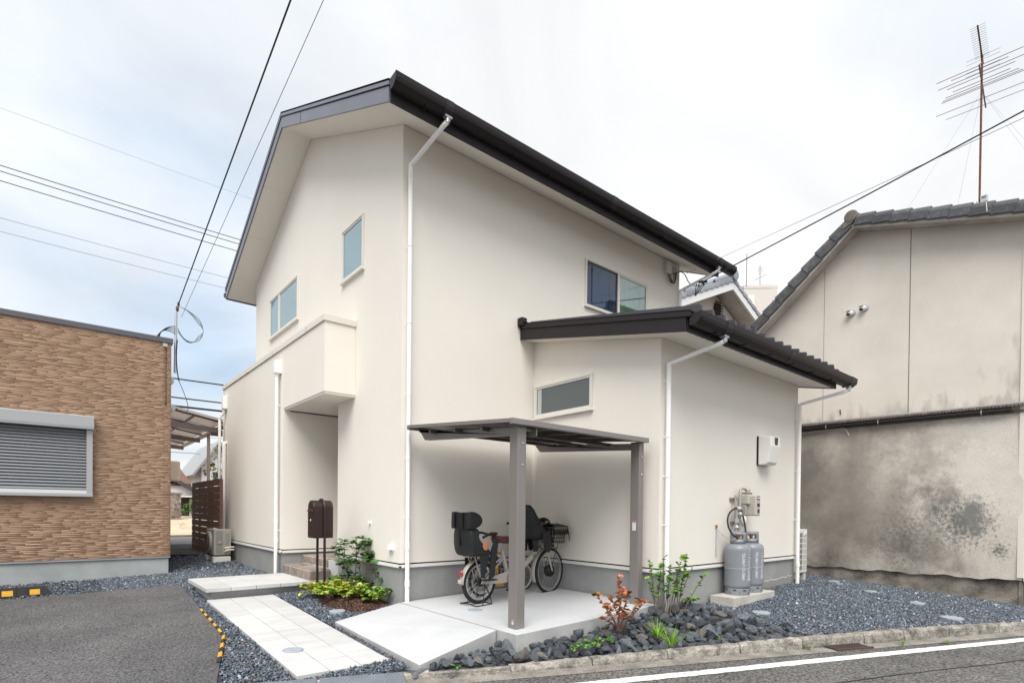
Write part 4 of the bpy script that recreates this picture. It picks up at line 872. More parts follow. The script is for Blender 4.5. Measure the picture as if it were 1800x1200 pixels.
# downpipe on post back
# ------------------------------------------------------------------ electric bicycle with child seats (local: x forward, y left, z up)
def wheel(parent, x, r, tw, nsp, name='wheel', rimmat='rim', rot=0):
    w = D.objects.new(name, None); COL.objects.link(w); w.parent = parent; w.location = (x, 0, r); w.rotation_euler = (0, 0, rot)
    MB().torus((0, 0, 0), r-tw, tw, 'y', 48, 10).build('tyre', 'tyre', w, local=True)
    MB().lathe([(r-tw*2.0, -.012), (r-tw*2.7, -.010), (r-tw*2.7, .010), (r-tw*2.0, .012), (r-tw*1.6, .013), (r-tw*1.6, -.013), (r-tw*2.0, -.012)], 48, (0, 0, 0), 'y').build('rim', rimmat, w, local=True)
    mb = MB()
    for k in range(nsp):
        a = 2*math.pi*k/nsp; b_ = a+(.9 if k % 2 else -.9); sd = .02 if (k//2) % 2 else -.02
        mb.tube([(.028*math.cos(b_), sd, .028*math.sin(b_)), ((r-tw*2.6)*math.cos(a), 0, (r-tw*2.6)*math.sin(a))], .0012, 4, False)
    mb.build('spokes', 'rim', w, local=True)
    return w
EB = thing('electric_bicycle', 'beige electric bicycle with black rear child seat and front basket', 'bicycle', (3.765, 5.10, .016), rad(4.3))
RR, RF_ = .250, .300; WBS = 1.21
w1 = wheel(EB, 0, RR, .024, 28); w2 = wheel(EB, WBS, RF_, .021, 28, rot=rad(6))
MB().lathe([(0, -.05), (.045, -.045), (.05, 0), (.045, .045), (0, .05)], 18, (0, 0, 0), 'y').build('hub', 'bike_black', w1, local=True)
MB().lathe([(0, -.055), (.05, -.05), (.075, -.03), (.08, 0), (.075, .03), (.05, .05), (0, .055)], 20, (0, 0, 0), 'y').build('hub', 'bike_black', w2, local=True)
def L(fn, name, mat, par=EB, **k):
    mb = MB(); fn(mb); return mb.build(name, mat, par, local=True, **k)
BB = (.46, 0, .27); HT = (1.03, 0, .80); HB = (1.075, 0, .62); STP = (.36, 0, .60)
def frame(m):
    m.tube([BB, (.62, 0, .32), (.85, 0, .48), (1.0, 0, .66), (1.045, 0, .72)], [.034, .036, .036, .034, .032], 12)
    m.tube([BB, (.40, 0, .48), STP], [.028, .024, .022], 10); m.tube([HT, (1.005, 0, .90)], .022, 10); m.tube([HB, HT], .027, 12)
    for s in (-1, 1):
        m.tube([(.42, .02*s, .27), (.2, .055*s, .255), (0, .062*s, RR)], .012, 8); m.tube([(.385, .018*s, .52), (.1, .06*s, .33), (0, .062*s, RR)], .010, 8)
L(frame, 'frame', 'bike_frame', recalc=False)
def fork(m):
    m.tube([(1.08, 0, .62), (1.09, 0, .66)], .03, 10)
    for s in (-1, 1): m.tube([(1.085, .0, .645), (1.09, .05*s, .62), (1.12, .055*s, .52), (1.17, .055*s, .40), (1.21, .055*s, .30)], [.016, .018, .016, .013, .010], 10)
L(fork, 'fork', 'bike_frame', recalc=False)
def fender(cx_, cz_, R, a0, a1, w):
    def fn(m):
        N = 26
        for sgn in (1,):
            m.grid(lambda a, b: (cx_+(R-.35*w*abs(b)**2)*math.cos(a), b*w, cz_+(R-.35*w*abs(b)**2)*math.sin(a)), np.linspace(a0, a1, N), [-1, -.75, -.4, 0, .4, .75, 1])
    return fn
o = L(fender(0, RR, RR+.022, rad(35), rad(182), .036), 'rear_fender', 'bike_frame'); md = o.modifiers.new('s', 'SOLIDIFY'); md.thickness = .003
o = L(fender(WBS, RF_, RF_+.022, rad(62), rad(205), .032), 'front_fender', 'bike_frame'); md = o.modifiers.new('s', 'SOLIDIFY'); md.thickness = .003
L(lambda m: m.ell((-.268, 0, .37), .018, .028, .034), 'tail_light', 'tail_red'); L(lambda m: m.box(-.292, -.276, -.03, .03, .255, .30), 'reflector_flap', M('flap', (.62, .42, .36), .5), bevel=.006)
def case(m): m.prism([(-.03, -.07, .235), (.30, -.075, .215), (.52, -.08, .24), (.53, -.08, .33), (.40, -.08, .36), (.0, -.07, .285)], (0, .012, 0))
L(case, 'chain_case', 'bike_frame', bevel=.006)
L(lambda m: m.lathe([(.085, -.002), (.092, 0), (.085, .002)], 28, (.46, -.092, .27), 'y').lathe([(0, -.03), (.05, -.02), (.05, .08), (0, .09)], 16, (.46, -.06, .27), 'y'), 'drive_unit', 'bike_black')
L(lambda m: m.tube([(.46, -.10, .27), (.37, -.105, .15)], .012, 8).tube([(.46, .09, .27), (.55, .10, .38)], .012, 8), 'crank', 'bike_black')
L(lambda m: m.box(.325, .42, -.20, -.11, .13, .155).box(.505, .60, .105, .19, .37, .395), 'pedal', 'bike_black', bevel=.006)
L(lambda m: m.box(.10, .34, -.055, .055, .40, .56), 'battery', M('battery', (.05, .05, .055), .5), bevel=.02) if False else None
L(lambda m: m.tube([STP, (.335, 0, .72)], .014, 8), 'seat_post', 'rim')
def saddle(m):
    pr_ = [(0, .0), (.07, .095), (.16, .085), (.24, .03), (.30, .018)]
    def f(u, v):
        w = np.interp(u, [p[0] for p in pr_], [p[1] for p in pr_]); c = math.cos(v); s = math.sin(v)
        return (.20+u*.95, (w+.01)*c, .735+.035*max(s, 0)+.055*min(s, 0)+.015*(1-u/.3))
    m.grid(f, np.linspace(0, .30, 14), np.linspace(0, 2*math.pi, 17))
    m.add([f(0, v) for v in np.linspace(0, 2*math.pi, 17)[:-1]], [tuple(range(16))])
L(saddle, 'saddle', 'saddle')
# rear rack and stand
def rack(m):
    for s in (-1, 1):
        m.tube([(.30, .045*s, .55), (.12, .055*s, .555), (-.20, .055*s, .555), (-.235, 0, .555)], .007, 6); m.tube([(-.12, .058*s, .553), (0, .07*s, RR+.01)], .007, 6); m.tube([(.05, .058*s, .553), (.0, .07*s, RR+.01)], .006, 6)
    for x in (-.15, -.05, .05, .15): m.tube([(x, -.055, .558), (x, .055, .558)], .005, 6)
L(rack, 'rear_rack', 'bike_frame', recalc=False)
def stand(m):
    for s in (-1, 1): m.tube([(.03, .075*s, RR-.03), (.07, .115*s, .10), (.085, .13*s, .006), (-.16, .145*s, .006)], .007, 6); m.tube([(.02, .075*s, RR-.02), (-.03, .12*s, .10), (-.06, .137*s, .006)], .006, 6)
    m.tube([(.085, .13, .006), (.10, 0, .006), (.085, -.13, .006)], .007, 6); m.tube([(-.16, .145, .006), (-.17, 0, .02), (-.16, -.145, .006)], .006, 6)
L(stand, 'kickstand', 'bike_black', recalc=False)
# rear child seat: curved shell
RS = D.objects.new('rear_child_seat', None); COL.objects.link(RS); RS.parent = EB; RS.location = (-.06, 0, .575)
def shell(m):
    def f(v, a):
        z = [0, .016, .064, .136, .20, .25, .29, .31][v]; hw = [.12, .15, .165, .165, .155, .148, .13, .10][v]; dp = [.25, .26, .235, .12, .08, .115, .11, .05][v]; bx_ = [-.13, -.15, -.162, -.17, -.178, -.182, -.185, -.185][v]
        if a < -.5: x = bx_+dp*(-a-.5)*2; y = -hw
        elif a > .5: x = bx_+dp*(a-.5)*2; y = hw
        else: x = bx_+.035*(2*a)**2-.035; y = hw*2*a
        return (x, y, z)
    m.grid(f, range(8), [-1, -.85, -.7, -.6, -.5, -.42, -.25, 0, .25, .42, .5, .6, .7, .85, 1])
    m.add([(-.15, -.14, .0), (.12, -.14, .0), (.12, .14, .0), (-.15, .14, .0)], [(0, 1, 2, 3)])
o = L(shell, 'shell', 'bike_seat', RS); md = o.modifiers.new('s', 'SOLIDIFY'); md.thickness = .018; md.offset = 1; md = o.modifiers.new('b', 'SUBSURF'); md.levels = 1; md.render_levels = 2
def head(m):
    def f(v, a):
        z = [.300, .31, .355, .425, .472, .482][v]; k = [.93, 1, 1.02, 1.0, .97, .9][v]; dp = [.05, .12, .20, .20, .13, .05][v]
        if abs(a) > .5: s = 1 if a > 0 else -1; t_ = (abs(a)-.5)*2; x = -.225+dp*t_; y = s*(.158*k-.01*t_)
        else: x = -.225-.012*(1-(2*a)**2); y = .316*k*a
        return (x, y, z)
    m.grid(f, range(6), [-1, -.9, -.75, -.6, -.5, -.3, 0, .3, .5, .6, .75, .9, 1])
o = L(head, 'head_guard', 'bike_black', RS); md = o.modifiers.new('s', 'SOLIDIFY'); md.thickness = .03; md.offset = 0; md = o.modifiers.new('b', 'SUBSURF'); md.levels = 1; md.render_levels = 2
for yy in (-.07, .07): L(lambda m: m.box(-.268, -.250, yy-.016, yy+.016, .30, .476), 'head_rail', M('rail_black', (.008, .008, .009), .35), RS, bevel=.008)
L(lambda m: m.box(-.236, -.222, -.008, .012, .11, .30), 'strap', 'rail_black', RS)
def arms(m):
    m.tube([(-.02, -.155, .20), (.10, -.158, .245), (.21, -.13, .24), (.245, -.06, .22), (.25, 0, .215), (.245, .06, .22), (.21, .13, .24), (.10, .158, .245), (-.02, .155, .20)], .015, 8)
L(arms, 'grab_bar', 'bike_seat', RS)
def legs(m):
    for s in (-1, 1):
        m.prism([(.10, s*.15, .06), (.155, s*.15, .19), (.20, s*.15, .13), (.135, s*.16, -.25), (.06, s*.16, -.28)], (0, .025*s, 0)); m.box(.0, .18, min(s*.10, s*.19), max(s*.10, s*.19), -.295, -.28)
        m.prism([(-.02, s*.145, .10), (.07, s*.15, .0), (.02, s*.14, -.26), (-.03, s*.13, -.26), (-.05, s*.13, .0)], (0, .012*s, 0))
L(legs, 'leg_guard', 'bike_seat', RS, bevel=.01)
L(lambda m: m.ell((.0, -.182, .11), .045, .006, .055), 'side_pad', 'orange_pad', RS); L(lambda m: m.box(-.12, .10, -.11, .11, .022, .045), 'cushion', 'orange_pad', RS, bevel=.012)
L(lambda m: m.ell((.19, 0, .515), .045, .05, .05), 'rack_bag', M('bag', (.06, .055, .06), .7))
# handlebar, front seat, basket
def bars(m): m.tube([(.80, .28, .93), (.90, .255, .955), (.985, .12, .93), (1.0, 0, .92), (.985, -.12, .93), (.90, -.255, .955), (.80, -.28, .93)], .011, 8)
L(bars, 'handlebar', 'rim', recalc=False)
L(lambda m: m.tube([(.80, .28, .93), (.71, .285, .915)], .017, 8).tube([(.80, -.28, .93), (.71, -.285, .915)], .017, 8), 'grip', 'bike_black')
L(lambda m: m.tube([(.89, -.26, .96), (.83, -.31, .94)], .006, 6).tube([(.89, .26, .96), (.83, .31, .94)], .006, 6), 'brake_lever', 'bike_black')
FS = D.objects.new('front_child_seat', None); COL.objects.link(FS); FS.parent = EB; FS.location = (.93, 0, .74)
def fshell(m):
    def f(v, a):
        z = [-.02, 0, .07, .17, .28, .37, .42][v]; hw = [.09, .12, .14, .145, .125, .10, .05][v]; dp = [.20, .21, .20, .15, .08, .05, .02][v]; bx_ = [-.10, -.12, -.14, -.155, -.165, -.17, -.165][v]
        if a < -.5: x = bx_+dp*(-a-.5)*2; y = -hw
        elif a > .5: x = bx_+dp*(a-.5)*2; y = hw
        else: x = bx_-.03+.03*(2*a)**2; y = hw*2*a
        return (x, y, z)
    m.grid(f, range(7), [-1, -.8, -.6, -.5, -.4, -.2, 0, .2, .4, .5, .6, .8, 1]); m.add([(-.12, -.12, -.01), (.12, -.12, -.01), (.12, .12, -.01), (-.12, .12, -.01)], [(0, 1, 2, 3)])
o = L(fshell, 'shell', 'bike_seat', FS); md = o.modifiers.new('s', 'SOLIDIFY'); md.thickness = .02; md = o.modifiers.new('b', 'SUBSURF'); md.levels = 1; md.render_levels = 2
for s in (-1, 1):
  def fl(m):
    m.prism([(-.02, s*.13, .06), (.13, s*.13, .10), (.17, s*.13, -.10), (.12, s*.13, -.19), (.04, s*.13, -.17)], (0, .022*s, 0))
  def fk(m): m.prism([(-.14, s*.08, -.02), (-.04, s*.08, -.02), (-.05, s*.08, -.17), (-.12, s*.08, -.17)], (0, .03*s, 0))
  L(fl, 'leg_guard', 'bike_seat', FS, bevel=.012); L(fk, 'mount_block', 'bike_seat', FS, bevel=.012)
L(lambda m: m.ell((.15, 0, .20), .05, .12, .055).ell((.10, -.06, .23), .03, .05, .03), 'harness_cover', 'bike_black', FS)
BK = D.objects.new('front_basket', None); COL.objects.link(BK); BK.parent = EB; BK.location = (1.245, 0, .715); BK.scale = (.88, .92, .95)
def bsk(m):
    def ring(z, k): return [(-.15*k, -.19*k, z), (.13*k, -.19*k, z), (.16*k, -.15*k, z), (.16*k, .15*k, z), (.13*k, .19*k, z), (-.15*k, .19*k, z), (-.15*k, -.19*k, z)]
    for i in range(5): m.tube(ring(-.06+i*.055, .82+i*.045), .0055, 6)
    for k in np.linspace(-.9, .9, 7): m.tube([(.16*.82, .17*k*.82, -.06), (.16*1.0, .17*k, .16)], .0045, 5); m.tube([(-.15*.82, .17*k*.82, -.06), (-.15, .17*k, .16)], .0045, 5)
    for s in (-1, 1):
        for k in np.linspace(-.9, .8, 6): m.tube([(.14*k*.82, .19*s*.82, -.06), (.14*k, .19*s, .16)], .0045, 5)
L(bsk, 'wire_cage', 'basket', BK, recalc=False)
L(lambda m: m.box(-.135, .135, -.16, .16, -.05, .13), 'liner', 'bike_black', BK, bevel=.02)
def cov(m):
    m.grid(lambda u, v: (-.16+.34*u, -.20+.40*v, .165+.055*math.sin(math.pi*v)*(1-.3*u)+.012*math.sin(9*u+5*v)-(.10 if v in (0, 1) else 0)-(.09 if u == 1 else 0)*1), [0, .12, .3, .5, .7, .85, .95, 1], [0, .06, .2, .4, .6, .8, .94, 1])
o = L(cov, 'basket_cover', 'bike_black', BK); md = o.modifiers.new('s', 'SOLIDIFY'); md.thickness = .008
L(lambda m: m.tube([(-.08, 0, -.06), (-.20, 0, -.08)], .012, 8).tube([(.08, .06, -.06), (-.02, .06, -.30), (-.09, .06, -.41)], .005, 6).tube([(.08, -.06, -.06), (-.02, -.06, -.30), (-.09, -.06, -.41)], .005, 6), 'basket_stay', 'bike_black', BK)
L(lambda m: m.ell((.02, 0, -.09), .035, .03, .03), 'head_lamp', 'bike_black', BK)
L(lambda m: m.tube([(1.05, .03, .86), (1.12, .04, .70), (1.11, .05, .55)], .004, 5).tube([(1.0, -.05, .92), (1.06, -.06, .75), (1.02, -.04, .66)], .004, 5), 'brake_cable', 'bike_black')
L(lambda m: m.obox((.885, -.036, .515), (.02, 0, .02), (0, .0015, 0), (-.006, 0, .006)), 'green_badge', M('badge_green', (.02, .22, .10), .5)); L(lambda m: [m.obox((.935+.017*k, -.037, .575+.02*k), (.004, 0, .005), (0, .0012, 0), (-.014, 0, .012)) for k in range(4)], 'frame_lettering', 'bike_black')
# small child's bicycle behind it
KB = thing('child_bicycle', "small black and yellow child's bicycle behind the canopy post", 'bicycle', (4.10, 5.50, .02), rad(2))
ka = wheel(KB, 0, .20, .018, 16, rimmat='ac_white'); kb_ = wheel(KB, .70, .20, .018, 16, rimmat='ac_white')
def kf(m):
    m.tube([(.30, 0, .22), (.55, 0, .44), (.58, 0, .47)], .018, 8); m.tube([(.30, 0, .22), (.24, 0, .50)], .014, 8); m.tube([(.58, 0, .38), (.56, 0, .58)], .016, 8)
    for s in (-1, 1): m.tube([(.30, .03*s, .22), (0, .05*s, .20)], .009, 6); m.tube([(.25, .02*s, .42), (0, .05*s, .20)], .008, 6)
L(kf, 'frame', 'bike_black', KB, recalc=False)
def kfk(m):
    for s in (-1, 1): m.tube([(.58, .0, .40), (.60, .045*s, .37), (.70, .045*s, .20)], .010, 6)
    m.box(.20, .26, -.02, .02, .28, .36)
L(kfk, 'fork', 'yellow', KB, recalc=False)
L(lambda m: m.tube([(.50, .22, .66), (.55, .12, .66), (.555, 0, .60), (.55, -.12, .66), (.50, -.22, .66)], .010, 6), 'handlebar', 'bike_black', KB); L(lambda m: m.ell((.23, 0, .52), .11, .06, .028), 'saddle', M('kid_saddle', (.42, .17, .05), .6), KB)
L(lambda m: m.tube([(.30, -.07, .22), (.22, -.08, .14)], .008, 6).box(.17, .25, -.14, -.085, .125, .145), 'pedal', 'yellow', KB); L(lambda m: m.tube([(.05, .06, .20), (.03, .16, .01)], .007, 6), 'kickstand', 'bike_black', KB)

# ------------------------------------------------------------------ mailbox
MX = thing('mailbox', 'dark brown arched mailbox on two tube legs beside the porch steps', 'mailbox', (2.67, 7.12, -.03))
def arch(x0, x1, yc, z0, z1, w, n=14):
    pts = [(yc-w, z0), (yc+w, z0)]+[(yc+w*math.cos(a), z1-w+w*math.sin(a)) for a in np.linspace(0, math.pi, n)]
    return MB().prism([(x0, y, z) for y, z in pts], (x1-x0, 0, 0))
arch(2.545, 2.795, 7.12, .715, 1.205, .108).build('box', 'mailbox', MX, bevel=.006)
arch(2.537, 2.546, 7.12, .72, 1.20, .103).build('front_plate', 'mailbox', MX, bevel=.003)
MB().prism([(2.5365, 7.025, 1.085), (2.522, 7.025, 1.065), (2.522, 7.025, 1.06), (2.5365, 7.025, 1.06)], (0, .19, 0)).build('letter_flap', 'mailbox', MX)
MB().box(2.5325, 2.537, 7.02, 7.22, 1.02, 1.03).build('slot_rim', 'mailbox', MX)
MB().box(2.5335, 2.5368, 7.02, 7.22, .982, .985).build('door_seam', 'black_gap', MX)
MB().lathe([(0, -.008), (.014, -.006), (.016, 0)], 14, (2.537, 7.12, .945), 'x').build('lock', 'galv', MX)
P = [(2.675, 6.994, -.12), (2.675, 6.994, 1.08)]+[(2.675, 7.12-  .126*math.cos(a), 1.09+  .126*math.sin(a)) for a in np.linspace(0, math.pi, 14)]+[(2.675, 7.246, 1.08), (2.675, 7.246, -.12)]
MB().tube(P, .0165, 12).build('leg_tube', 'mailbox', MX)

# ------------------------------------------------------------------ wheel stop, edge markers
WS = thing('wheel_stop', 'black rubber wheel stop with yellow reflectors on the gravel', 'wheel stop', (-.29, 9.44, -.035), rad(3))
L(lambda m: m.prism([(-.37, -.07, -.03), (.26, -.07, -.03), (.20, -.02, .075), (-.30, -.02, .075)], (0, .0001, 0)).add([(-.37, -.07, -.03), (.26, -.07, -.03), (.26, .07, -.03), (-.37, .07, -.03), (-.28, -.035, .08), (.17, -.035, .08), (.17, .035, .08), (-.28, .035, .08)], [(0, 1, 5, 4), (1, 2, 6, 5), (2, 3, 7, 6), (3, 0, 4, 7), (4, 5, 6, 7)]), 'body', 'rubber', WS, bevel=.01)
for x0, x1 in ((-.235, -.13), (.03, .13)):
    L(lambda m: m.obox(((x0+x1)/2, -.0575, .018), ((x1-x0)/2, 0, 0), (0, .002, .0006), (0, .010, .032)), 'reflector', 'yellow', WS)
L(lambda m: [m.obox((x, -.055, .025), (.004, 0, 0), (0, .003, .001), (0, .014, .045)) for x in (-.10, 0.0)], 'seam', 'black_gap', WS)
EM = thing('edge_marker', 'yellow and black striped rubber edging along the asphalt edge', 'edge marker', (1.2, 6, -.12))
ys = np.linspace(7.15, 5.0, 17)
for i, (a, b_) in enumerate(zip(ys, ys[1:])):
    xa, xb = xe(a), xe(b_); za, zb_ = g(xa, a)+.016, g(xb, b_)+.016; w = .014+.014*max(0, (i-6)/10)
    m = MB().add([(xa-w, a, za), (xb-w, b_, zb_), (xb+.012, b_, zb_), (xa+.012, a, za), (xa-w, a, za+.008), (xb-w, b_, zb_+.008), (xb+.004, b_, zb_+.016), (xa+.004, a, za+.016)],
        [(4, 5, 6, 7), (0, 1, 5, 4), (1, 2, 6, 5), (2, 3, 7, 6), (3, 0, 4, 7)])
    m.build('stripe', 'yellow' if i % 2 == 0 else 'rubber', EM, bevel=.003)

# ------------------------------------------------------------------ rocks
def rock_mesh(seed):
    r = random.Random(seed); b = bmesh.new(); bmesh.ops.create_icosphere(b, subdivisions=2, radius=1)
    cuts = [(Vector((r.gauss(0, 1), r.gauss(0, 1), r.gauss(0, 1))).normalized(), r.uniform(.42, .82)) for _ in range(11)]
    for v in b.verts:
        for n_, d_ in cuts:
            k = v.co.dot(n_)-d_
            if k > 0: v.co -= n_*k
        v.co += Vector((r.gauss(0, .018), r.gauss(0, .018), r.gauss(0, .018)))
        v.co.z *= .72
    bmesh.ops.dissolve_limit(b, angle_limit=rad(9), verts=b.verts, edges=b.edges); bmesh.ops.triangulate(b, faces=b.faces)
    me = D.meshes.new('rock'); b.to_mesh(me); b.free(); return me
RM = [rock_mesh(i) for i in range(10)]
for i, me in enumerate(RM): me.materials.append(MATS['rock'])
RB = [me.copy() for me in RM[:4]]
for me in RB: me.materials.clear(); me.materials.append(MATS['rock_brown'])
def mound(x, y):
    """height of the rock bank in front of slab and lean-to"""
    q = Q(x, y)-KQ; yt = ytop(x); wall = 3.68 if x > 3.1 else 3.93-.0*(3.1-x)
    f = max(0, min(1, (y-yt)/max(.05, wall-yt))); hi = np.interp(x, [2.3, 2.6, 3.1, 3.2, 4.6, 5.2, 5.6, 6.0, 6.3], [-.20, -.17, -.12, -.13, -.06, .01, .02, -.04, -.12])
    lo = -.185
    return lo+(hi-lo)*f**.9
RP = thing('rock_bank', 'bank of broken dark blue-grey rocks between slab and kerb', 'rocks', (4.4, 3.3, -.15))
mb = MB().grid(lambda u, v: (lambda x: (lambda y: (x, y, mound(x, y)-.035))(ytop(x)+.005+((3.66 if x > 3.125 else 3.90)-ytop(x)-.005)*v))(2.33+u*3.65), np.linspace(0, 1, 60), np.linspace(0, 1, 12))
mb.build('soil', 'gravel_base', RP, recalc=False)
rr = random.Random(21); cnt = 0; spots = []
x = 2.36
cand = []
for _ in range(6000):
    x = rr.uniform(2.36, 6.15); yt = ytop(x)+.04; yw = 3.65 if x > 3.11 else 3.88
    if x > 5.3: yw = min(3.66, 3.66)
    if x > 5.75: yt = yt+(x-5.75)*.75
    if yt > yw-.02: continue
    cand.append((x, rr.uniform(yt, yw)))
for x, y in cand:
    s = rr.choice((.034, .04, .046, .05, .058, .07, .085 if x > 4.8 else .06)) if x > 3.0 else rr.choice((.034, .042, .05))
    if all((x-a)**2+(y-b_)**2 > ((s+c)*.72)**2 for a, b_, c in spots):
        spots.append((x, y, s))
spots = spots[:298]
for x, y, s in spots:
    me = rr.choice(RB) if rr.random() < .12 else rr.choice(RM)
    o = D.objects.new('rock', me); COL.objects.link(o); o.parent = RP; o.location = (x-4.4, y-3.3, mound(x, y)+s*.28+.15); o.rotation_euler = (rr.gauss(0, .5), rr.gauss(0, .5), rr.uniform(0, 6.3)); o.scale = (s*rr.uniform(1.0, 1.6), s*rr.uniform(.85, 1.15), s*rr.uniform(.8, 1.2))
for (x, y, s, lb) in ((2.235, 3.80, .085, 'loose dark wedge-shaped rock at the ramp slab corner'), (2.42, 3.62, .025, 'small dark stone chip on the kerb by the wedge-shaped rock')):
    o = D.objects.new('rock', RM[3]); COL.objects.link(o); o.location = (x, y, g(x, y)+s*.25-.01); o.scale = (s*1.25, s*.8, s*.75); o.rotation_euler = (.1, -.1, .35); tag(o, lb, 'rock')
# ------------------------------------------------------------------ plants
def leaf_geo(P, Dr, size, wid, droop=.15, fold=.25, R=None, shape='oval'):
    """P (n,3) bases, Dr (n,3) directions -> verts (n,8,3), faces"""
    n = len(P); Dr = Dr/np.linalg.norm(Dr, axis=1, keepdims=True); up = np.tile([0, 0, 1.], (n, 1))+R.normal(0, .35, (n, 3))
    sd = np.cross(Dr, up); sd /= np.linalg.norm(sd, axis=1, keepdims=True)+1e-9; nr = np.cross(sd, Dr)
    s = (size*np.exp(R.normal(0, .22, n)))[:, None]; w = s*wid
    if shape == 'oval': prof = [(0, 0), (.30, .42), (.68, .46), (1, 0)]
    elif shape == 'round': prof = [(0, 0), (.22, .52), (.65, .55), (1, 0)]
    else: prof = [(0, .2), (.35, .35), (.7, .25), (1, 0)]
    V = []
    for t, k in prof:
        c = P+Dr*s*t-nr*s*droop*t*t
        if k == 0: V.append(c)
        else: V += [c-sd*w*k+nr*w*k*fold, c, c+sd*w*k+nr*w*k*fold]
    if prof[0][1] != 0:
        V2 = np.stack(V, 1); f = [(0, 3, 4, 1), (1, 4, 5, 2), (3, 6, 7, 4), (4, 7, 8, 5), (6, 9, 7, 7), (7, 9, 8, 8)]
    V2 = np.stack(V, 1)
    f = np.array([(0, 2, 1), (0, 3, 2), (1, 2, 5), (1, 5, 4), (2, 3, 6), (2, 6, 5), (4, 5, 7), (5, 6, 7)]) if prof[0][1] == 0 else np.array([(0, 3, 4), (0, 4, 1), (1, 4, 5), (1, 5, 2), (3, 6, 7), (3, 7, 4), (4, 7, 8), (4, 8, 5), (6, 9, 7), (7, 9, 8)])
    k = V2.shape[1]; return V2.reshape(-1, 3), (f[None]+k*np.arange(n)[:, None, None]).reshape(-1, 3), k
def foliage(parent, P, Dr, size, wid, cols, R, name='foliage', **kw):
    V, Fc, k = leaf_geo(np.array(P, float), np.array(Dr, float), size, wid, R=R, **kw); n = len(P)
    c = np.array(cols, float)[R.integers(0, len(cols), n)]*np.exp(R.normal(0, .18, (n, 1)))
    V = V-np.array(parent.location)
    return npmesh(name, V, Fc, 'leaf', np.repeat(np.clip(c, .005, .7), k, 0), parent=parent)
def stem_leaves(path, n, R, spread=.8, t0=.15, per=1):
    P, Dd = [], []; path = [np.array(p, float) for p in path]
    for i in range(n):
        t = t0+(1-t0)*(i+.5)/n*.999; k = t*(len(path)-1); j = int(k); p = path[j]+(path[min(j+1, len(path)-1)]-path[j])*(k-j)
        ax = path[min(j+1, len(path)-1)]-path[j]; ax = ax/np.linalg.norm(ax)
        for q in range(per):
            a = R.uniform(0, 2*np.pi); d = np.array([math.cos(a), math.sin(a), R.uniform(-.15, .55)])*spread+ax*.45
            P.append(p); Dd.append(d)
    return P, Dd
def curve_up(b, tip, bow, n=6):
    b, tip = np.array(b, float), np.array(tip, float); m = (b+tip)/2+np.array(bow, float); return [tuple(b*(1-t)**2+m*2*t*(1-t)+tip*t*t) for t in np.linspace(0, 1, n)]
R = np.random.default_rng(5)
# reddish smoke-bush like shrub
base = np.array((4.20, 3.40, -.06)); pl = thing('red_shrub', 'young shrub with copper red leaves among the rocks', 'shrub', tuple(base))
right = np.array((math.sin(yaw), -math.cos(yaw), 0)); fw = np.array((math.cos(yaw), math.sin(yaw), 0))
def loc(b, r, u, f=0): return b+right*r+np.array((0, 0, u))+fw*f
st = MB(); P, Dd = [], []
for r, u, f, n in ((-.22, .34, .05, 13), (-.13, .25, -.08, 12), (.0, .52, .02, 20), (.10, .36, .08, 14), (.20, .30, -.04, 12), (.27, .27, .06, 9), (-.05, .30, .1, 11), (.06, .22, -.1, 10), (-.16, .12, 0, 8), (.02, .42, -.06, 12)):
    pt = curve_up(base+R.normal(0, .012, 3)*[1, 1, 0], loc(base, r, u, f), (0, 0, .04)); st.tube(pt, [.005, .0045, .004, .003, .0025, .002], 5)
    a, b_ = stem_leaves(pt, n, R, t0=.35, per=1); P += a; Dd += b_
    for k in range(5): P.append(np.array(pt[-1])); a_ = R.uniform(0, 6.3); Dd.append([math.cos(a_), math.sin(a_), .5])
st.build('stem', M('stem_red', (.16, .07, .05), .8), pl, recalc=False)
foliage(pl, P, Dd, .052, .68, [(.42, .13, .06), (.48, .15, .08), (.26, .11, .035), (.28, .16, .045), (.17, .11, .035), (.52, .18, .11)], R, droop=.25, shape='round')
# green upright shrub
base = np.array((5.12, 3.52, 0.0)); pl = thing('green_shrub', 'slender shrub with round bright green leaves before the lean-to corner', 'shrub', tuple(base))
st = MB(); P, Dd = [], []
for bx_, by_, r, u, f, n in ((-.10, 0, -.17, .58, .0, 24), (-.08, 0, -.06, .50, -.06, 22), (0, 0, -.01, .60, .02, 26), (.03, .02, .08, .52, .05, 22), (.0, 0, .03, .40, -.08, 18), (.06, .0, .16, .56, -.04, 22), (.10, .04, .18, .40, .05, 18), (.16, .04, .24, .62, .02, 26), (.16, .04, .12, .46, -.05, 18), (.22, .05, .46, .42, .04, 18), (-.06, -.02, -.22, .40, -.06, 14), (.12, 0, .30, .50, 0, 18)):
    b0 = base+right*bx_+fw*by_; pt = curve_up(b0, loc(base, r, u, f), (0, 0, .05)); st.tube(pt, [.006, .0055, .005, .004, .003, .002], 5)
    a, b_ = stem_leaves(pt, int(n*.72), R, t0=.30); P += a; Dd += b_
st.build('stem', 'bark', pl, recalc=False)
foliage(pl, P, Dd, .050, .80, [(.10, .24, .028), (.12, .27, .03), (.065, .17, .02), (.15, .29, .04)], R, droop=.2, shape='round')
